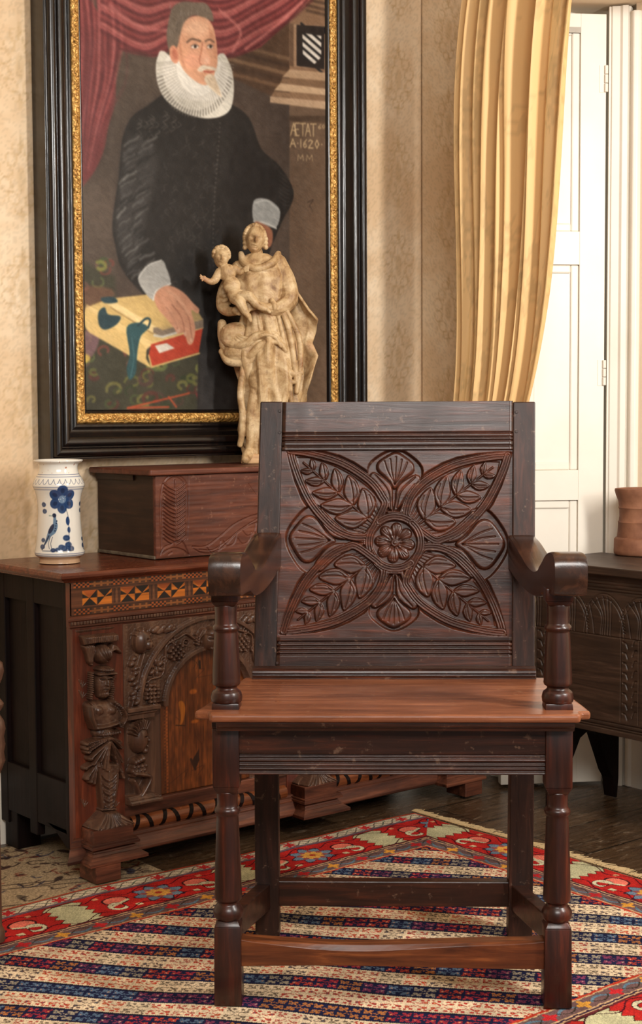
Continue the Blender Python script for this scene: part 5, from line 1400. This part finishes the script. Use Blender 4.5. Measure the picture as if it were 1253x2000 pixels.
# right cuff and hand on hip (its upper part shows above the statue)
P(sm([(496, 392), (520, 388), (542, 402), (548, 418), (540, 444), (520, 440), (496, 432)], 4, True), (150, 150, 146), 2)
Ln(sm([(496, 432), (520, 436), (540, 446)], 4), 3, (196, 194, 186), 2); Ln(sm([(498, 396), (522, 392), (544, 408)], 4), 2, (190, 190, 184), 2)
P(sm([(498, 434), (512, 436), (532, 450), (530, 480), (512, 484), (498, 460)], 4, True), (150, 96, 70), 3)
# books
P([(167, 602), (214, 583), (300, 574), (397, 640), (298, 676)], (196, 166, 106), 2)
P(sm([(168, 600), (164, 618), (168, 640), (176, 650)], 3).tolist()+[(296, 719), (286, 700), (287, 680), (298, 674)], (206, 174, 112), 2)
P([(168, 600), (170, 594), (298, 668), (296, 676), (286, 684), (285, 676)], (222, 192, 132), 2, .7)
P([(296, 671), (397, 640), (389, 688), (297, 716), (291, 694)], (172, 58, 36), 2); Ln([(291, 694), (297, 717), (390, 690)], 3, (206, 172, 110), 1.5); Ln([(296, 671), (397, 640)], 2.5, (214, 184, 124), 1.5)
P([(303, 675), (326, 670), (342, 680), (312, 690)], (214, 204, 190), 1.5)
P([(210, 594), (224, 589), (318, 645), (318, 658), (300, 650)], (216, 190, 136), 1.5); P([(300, 640), (345, 634), (398, 622), (398, 640), (318, 658), (300, 650)], (120, 104, 88), 2); P([(224, 588), (300, 575), (386, 606), (397, 624), (318, 645)], (190, 160, 102), 2, .8)
Ln([(216, 600), (300, 652)], 1.5, (120, 96, 60), 1.2); Ln([(302, 655), (318, 658), (345, 650)], 4, (190, 186, 174), 2)
tl = (34, 56, 62)
P(sm([(193, 610), (205, 600), (212, 614), (236, 618), (228, 634), (206, 644), (194, 634)], 4, True), tl, 2); P(sm([(198, 582), (222, 580), (230, 590), (206, 592)], 4, True), tl, 2)
P(sm([(248, 640), (272, 630), (290, 640), (276, 656), (270, 680), (268, 700), (266, 728), (254, 742), (248, 720), (254, 690)], 4, True), (40, 72, 76), 2)
Ln(sm([(270, 636), (286, 622), (294, 626), (290, 640)], 4), 4, tl, 1.5); Ln(sm([(258, 660), (262, 700), (256, 735)], 4), 2, (78, 116, 118), 2, .7)
# near hand
P(sm([(270, 544), (286, 520), (316, 508), (326, 524), (334, 552), (318, 562), (302, 586), (284, 572)], 4, True), (166, 164, 158), 2)
Ln(sm([(272, 542), (290, 518), (316, 508)], 4), 2, (206, 204, 196), 2); Ln(sm([(300, 586), (306, 568), (322, 560), (334, 554)], 4), 3, (208, 206, 198), 1.5)
P(sm([(302, 584), (308, 568), (324, 558), (340, 560), (360, 572), (378, 592), (390, 604), (386, 612), (374, 606), (382, 640), (378, 668), (368, 672), (360, 650), (348, 652), (340, 640), (324, 620), (310, 604)], 4, True), (196, 140, 110), 2)
for pts in ([(346, 588), (368, 618), (376, 664)], [(336, 594), (356, 622), (362, 658)], [(326, 600), (342, 626), (350, 650)]): Ln(sm(pts, 4), 1.8, (130, 80, 62), 1.6, .8)
Ln(sm([(330, 570), (350, 584), (368, 612)], 4), 7, (216, 164, 132), 6, .7); Ln(sm([(318, 586), (334, 610), (346, 636)], 4), 5, (206, 152, 122), 5, .6)
for (a, b) in ((374, 664), (362, 652), (349, 646)): E_(a, b, 3, 4.5, (222, 178, 150), 2, .7)
for _ in range(2):
    B = c.C; B = (np.roll(B, 1, 0)+2*B+np.roll(B, -1, 0))/4; c.C = (np.roll(B, 1, 1)+2*B+np.roll(B, -1, 1))/4
c.C *= (.86+.26*vnoise(c.X, c.Z, 8, 77)+.10*(vnoise(c.X+c.Z, c.Z, 160, 78)-.5))[..., None]
c.C += ((np.random.RandomState(4).rand(*c.H.shape)-.5)*7)[..., None]+((vnoise(c.X, c.Z, 70, 5)-.5)*9)[..., None]
c.C = np.clip(c.C*.93, 0, 255)
MT['canvas'] = vcol('varnished oil paint', .42, .25, bump=(500, .12))
fx = thing('framed_portrait', 'large oil portrait of a ruffed man in a black and gilt frame on the wall', 'painting', (2.22, PY, GZ0))
obj('canvas', c.mesh('canvas', lambda X, Z, H: (X, PY+.002-H, Z), .003, True), 'canvas', fx, world=True)
def frame_loop(prof, name, mat, bevel=0):
    """prof: (outward offset from the sight edge, projection) swept round the picture with mitred corners"""
    bm = bmesh.new(); rg_ = []
    for (sx, sz) in ((0, 0), (1, 0), (1, 1), (0, 1)):
        X0 = GX1 if sx else GX0; Z0 = GZ1 if sz else GZ0
        rg_.append([bm.verts.new((X0+(o_ if sx else -o_), PY-h_, Z0+(o_ if sz else -o_))) for o_, h_ in prof])
    n = len(prof)
    for i in range(4):
        a, b = rg_[i], rg_[(i+1) % 4]
        for k in range(n-1): bm.faces.new((a[k], a[k+1], b[k+1], b[k]))
    return obj(name, bm, mat, fx, bevel, world=True)
def rd(pts): return [tuple(p) for p in pts]
m = Mat('gilt ornament', .48, .5, metal=.45); v = m.coords()
vo = m.node('ShaderNodeTexVoronoi'); vo.inputs['Scale'].default_value = 120; m.link(v, vo.inputs['Vector'])
n_ = m.noise(v, 110, 4, .7)
m.base(m.ramp(n_, [(.3, (128, 86, 38)), (.5, (196, 146, 74)), (.68, (226, 186, 112))])); m.bump(vo.outputs[0], .9, .004); MT['gilt'] = m.m
frame_loop([(-.004, 0), (0, .006), (.003, .008), (.006, .006)], 'sight_edge', 'frame')
slip = frame_loop([(.004, .004), (.006, .010), (.012, .014), (.020, .015), (.026, .012), (.029, .008)], 'gilt_slip', 'gilt')
# raised leaf ornament along the slip
bm = bmesh.new()
def orn(x, z): 
    mt = Matrix.Translation(Vector((x+rnd.uniform(-.001, .001), PY-.0135, z+rnd.uniform(-.001, .001)))) @ Matrix.Rotation(rnd.uniform(0, 3), 4, 'Y') @ Matrix.Diagonal((.0085, .004, .0045, 1))
    bmesh.ops.create_icosphere(bm, subdivisions=1, radius=1, matrix=mt)
x = GX0-.012
while x < GX1+.016: orn(x, GZ0-.016); x += .0105
z = GZ0-.005
while z < 2.2: orn(GX0-.016, z); orn(GX1+.016, z); z += .0105
orno = obj('gilt_leaves', bm, 'gilt', slip, world=True, smooth=True)
pf = [(.028, .006), (.0285, .012), (.033, .016), (.038, .016), (.041, .013), (.046, .012), (.052, .016), (.058, .026), (.062, .036), (.066, .040), (.072, .042), (.078, .041), (.082, .036), (.085, .035), (.0865, .040), (.090, .045), (.096, .047), (.102, .045), (.106, .040), (.1075, .034), (.112, .033), (.114, .028), (.114, -.024)]
frame_loop(rd(sm(pf, 3)), 'black_frame', 'frame')

# ================================================================ THE CURTAIN
NU, NV = 420, 200
U, Vv = np.meshgrid(np.linspace(0, 1, NU), np.linspace(0, 1, NV))
zc_ = .70+(2.62-.70)*Vv
XC = 2.768
def cy(px, py): return at(px, py, 'x', XC)
zk = [.12, .45, .70]+[cy(900, y)[2] for y in (790, 600, 400, 200, 0)]+[2.35]
lf = [2.93, 2.93, 2.92]+[cy(x, y)[1] for x, y in ((889, 790), (889, 600), (889, 400), (892, 200), (902, 0))]+[2.90]
rt_ = [2.80, 2.76, 2.71]+[cy(x, y)[1] for x, y in ((1040, 790), (1064, 600), (1092, 400), (1112, 200), (1131, 0))]+[2.42]
zk = np.array(zk[2:-1]); zs2 = np.clip(zc_, .7, 2.12)
yl = np.polyval(np.polyfit(zk, lf[2:-1], 3), zs2); yr = np.polyval(np.polyfit(zk, rt_[2:-1], 3), zs2)-.10*np.clip(zc_-2.12, 0, 1)
# folds: measured fold lines stay at fixed share of the width; sharper as they fall
def fold(U, Vv, zc):
    # fold valleys (share of the width at top, at foot, half width, depth)
    vs = [(.035, .06, .018, .020), (.13, .20, .016, .026), (.245, .30, .022, .034), (.36, .44, .020, .028), (.46, .57, .016, .022), (.585, .66, .034, .040), (.70, .76, .014, .020), (.775, .86, .024, .036), (.90, .945, .012, .010)]
    top_ = np.clip((zc-.7)/1.3, 0, 1); d = .0*U
    for a, b, w, dp in vs:
        c0 = a*top_+b*(1-top_)+.004*np.sin(7*Vv+a*40); d = d+dp*2.0*np.exp(-np.abs((U-c0)/(w*1.25))**2.6)*(.75+.25*np.sin(3*Vv+a*20))
    return d-.016*np.sin(PI*U)-.013*np.sin(U*26+1.5*Vv)-.006*np.sin(U*47-2*Vv)+.0025*np.sin(31*U+9*Vv)
dX = fold(U, Vv, zc_)*np.clip((zc_-.3)/1.0, .55, 1)
Yc = yl+(yr-yl)*U; Xc = XC+dX
Pc = np.stack([Xc, Yc, zc_], -1)
cc = np.zeros((NV, NU, 3)); cc[:] = (238, 198, 138)
# woven floral figuring, in cloth coordinates
S_, T_ = U*1.1, zc_
f1 = vnoise(S_, T_, 26, 31); f2 = vnoise(S_+.3, T_, 11, 32); f3 = vnoise(S_, T_, 60, 33)
m1 = np.clip((np.abs(f1-.5) < .05)*1.*(f2 > .45), 0, 1); m2 = ((f2 > .62) & (f3 > .45))*1.
cc = cc*(1-.05*m1-.06*m2)[..., None]
m = Mat('gold damask curtain cloth', .55, .3); a_ = m.node('ShaderNodeVertexColor', layer_name='Col'); m.base(a_.outputs[0]); m.b.inputs['Sheen Weight'].default_value = .0
tr = m.node('ShaderNodeBsdfTranslucent'); m.link(a_.outputs[0], tr.inputs[0]); mx = m.node('ShaderNodeMixShader'); mx.inputs[0].default_value = .12
out = m.n['Material Output']; m.link(m.b.outputs[0], mx.inputs[1]); m.link(tr.outputs[0], mx.inputs[2]); m.link(mx.outputs[0], out.inputs[0]); MT['curtain'] = m.m
o = obj('curtain', gridmesh('curtain', Pc, s2l(cc)), 'curtain'); o['label'] = 'gold patterned curtain hanging in folds beside the white shutter'; o['category'] = 'curtain'
sd_ = o.modifiers.new('s', 'SOLIDIFY'); sd_.thickness = .0015

bm = tube([(XC, 2.20, 2.645), (XC, 3.10, 2.645)], .016, 20); ellips(bm, (XC, 2.17, 2.645), (.028, .034, .028)); 
for y_ in (2.28, 3.04): box(XC-.008, WX, y_-.012, y_+.012, 2.635, 2.655, bm)
pole = obj('curtain_pole', bm, 'frame'); pole['label'] = 'dark wooden curtain pole above the gold curtain'; pole['category'] = 'curtain pole'

# ================================================================ THE RIGHT COFFER
KX, KY1, KY0 = 2.79, 2.550, 1.45
cof = thing('oak_coffer', 'dark oak plank coffer with carved arches standing below the white shutter', 'chest', (2.93, 2.0, 0))
def ob3(name, bm, mat='coffer', **k): return obj(name, bm, mat, cof, world=True, **k)
c = Cv(1.75, KY1, .232, .618, .0011)
T = None
# mouldings near the top
for z in (.603, .595, .586, .579): c.groove([(1.75, z), (2.55, z)], .0028, .0022)
for z in (.4705,): c.groove([(1.75, z), (2.55, z)], .0026, .0025)
for z in (.246, .252, .262): c.groove([(1.75, z), (2.55, z)], .0028, .003)
pit = .112; y0_ = 2.329
for k in range(-3, 6):
    cc_ = y0_-k*pit+0*pit
    if cc_ > 2.62 or cc_ < 1.7: continue
    R1 = .066
    for R in (.080, .071):
        c.groove([(cc_+R*math.cos(t)*.86, .4705+R*1.28*math.sin(t)) for t in np.linspace(.0 if R < .08 else .42, PI if R < .08 else PI-.42, 26)], .0024, .0024)
    for (a_, sgn) in ((-1, 1), (1, 1)):
        pass
    # gouged blades within the arch
    for i, (e0, e1, tp) in enumerate(((-.008, -.052, .560), (.000, -.040, .566), (.008, -.026, .566), (.016, -.008, .562), (.022, .008, .556))):
        c.groove(sm([(cc_+e0-.012, .474), (cc_+e0-.014, .52), (cc_+e1+.030, tp)], 6), .0026, .0022)
    c.groove(sm([(cc_+.030, .474), (cc_+.036, .51), (cc_+.046, .545)], 5), .003, .002)
    for i in range(9): c.groove([(cc_+.046+i*.0008, .482+i*.0072), (cc_+.052+i*.0006, .484+i*.0072)], .002, .0016)
for (ya, yb) in ((2.500, 2.546), (2.223, 2.276), (1.93, 1.98)):
    c.groove([(ya, .27), (ya, .468)], .002, .0018); c.groove([(yb, .27), (yb, .468)], .002, .0018)
    for i in range(8):
        z = .282+i*.0245
        c.groove(sm([(ya+.006, z+.016), (ya+.014, z+.014), (ya+.019, z+.002)], 4), .003, .003); c.groove(sm([(yb-.006, z+.008), (yb-.014, z+.006), (yb-.020, z-.006)], 4), .0035, .003)
c.H += .0008*(vnoise(c.X*.3, c.Z, 40, 3)-.5)
ob3('carved_front', c.mesh('carved_front', lambda Y, Z, H: (KX-H, Y, Z), .018))
bm = box(KX, KX+.018, KY0, 1.752, .232, .618); ob3('front_end_board', bm)
bm = box(KX+.016, 3.045, KY1-.028, KY1-.012, .0, .618); bm.free()
# end boards cut to two feet
for ye in (KY1-.044, KY0+.03):
    pr = [(KX+.012, .002), (KX+.030, .002), (KX+.04, .05), (KX+.062, .115), (KX+.10, .18), (KX+.14, .2), (KX+.168, .178), (KX+.195, .12), (KX+.215, .075), (KX+.230, .055), (KX+.236, .02), (KX+.240, .002), (3.036, .002), (3.042, .05), (3.045, .62), (KX+.012, .62)]
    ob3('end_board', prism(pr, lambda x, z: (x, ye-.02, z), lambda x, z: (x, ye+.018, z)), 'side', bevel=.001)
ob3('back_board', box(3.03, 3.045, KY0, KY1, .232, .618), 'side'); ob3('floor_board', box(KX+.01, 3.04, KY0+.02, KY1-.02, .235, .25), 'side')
bm = box(KX-.022, 3.055, KY0-.02, KY1+.012, .6195, .6405); ob3('coffer_lid', bm, 'coffer', bevel=.003)

# sliver of carved furniture at the left edge of view
q = at(-16, 1380, 'y', 2.55)
bm = lathe([(.016, .0), (.016, .02), (.011, .03), (.011, .32), (.018, .335), (.0235, .35), (.021, .365), (.024, .38), (.0215, .395), (.025, .41), (.022, .425), (.013, .44), (.021, .452), (.0225, .458), (.014, .47), (.013, .49), (.020, .505), (.024, .52), (.022, .535), (.012, .545), (.010, .56)], 24)
o = obj('carved_post', bm, 'carved'); o.location = (q[0], q[1], .009); smoothy(o)
o['label'] = 'carved dark wood furniture post just showing at the left edge'; o['category'] = 'post'
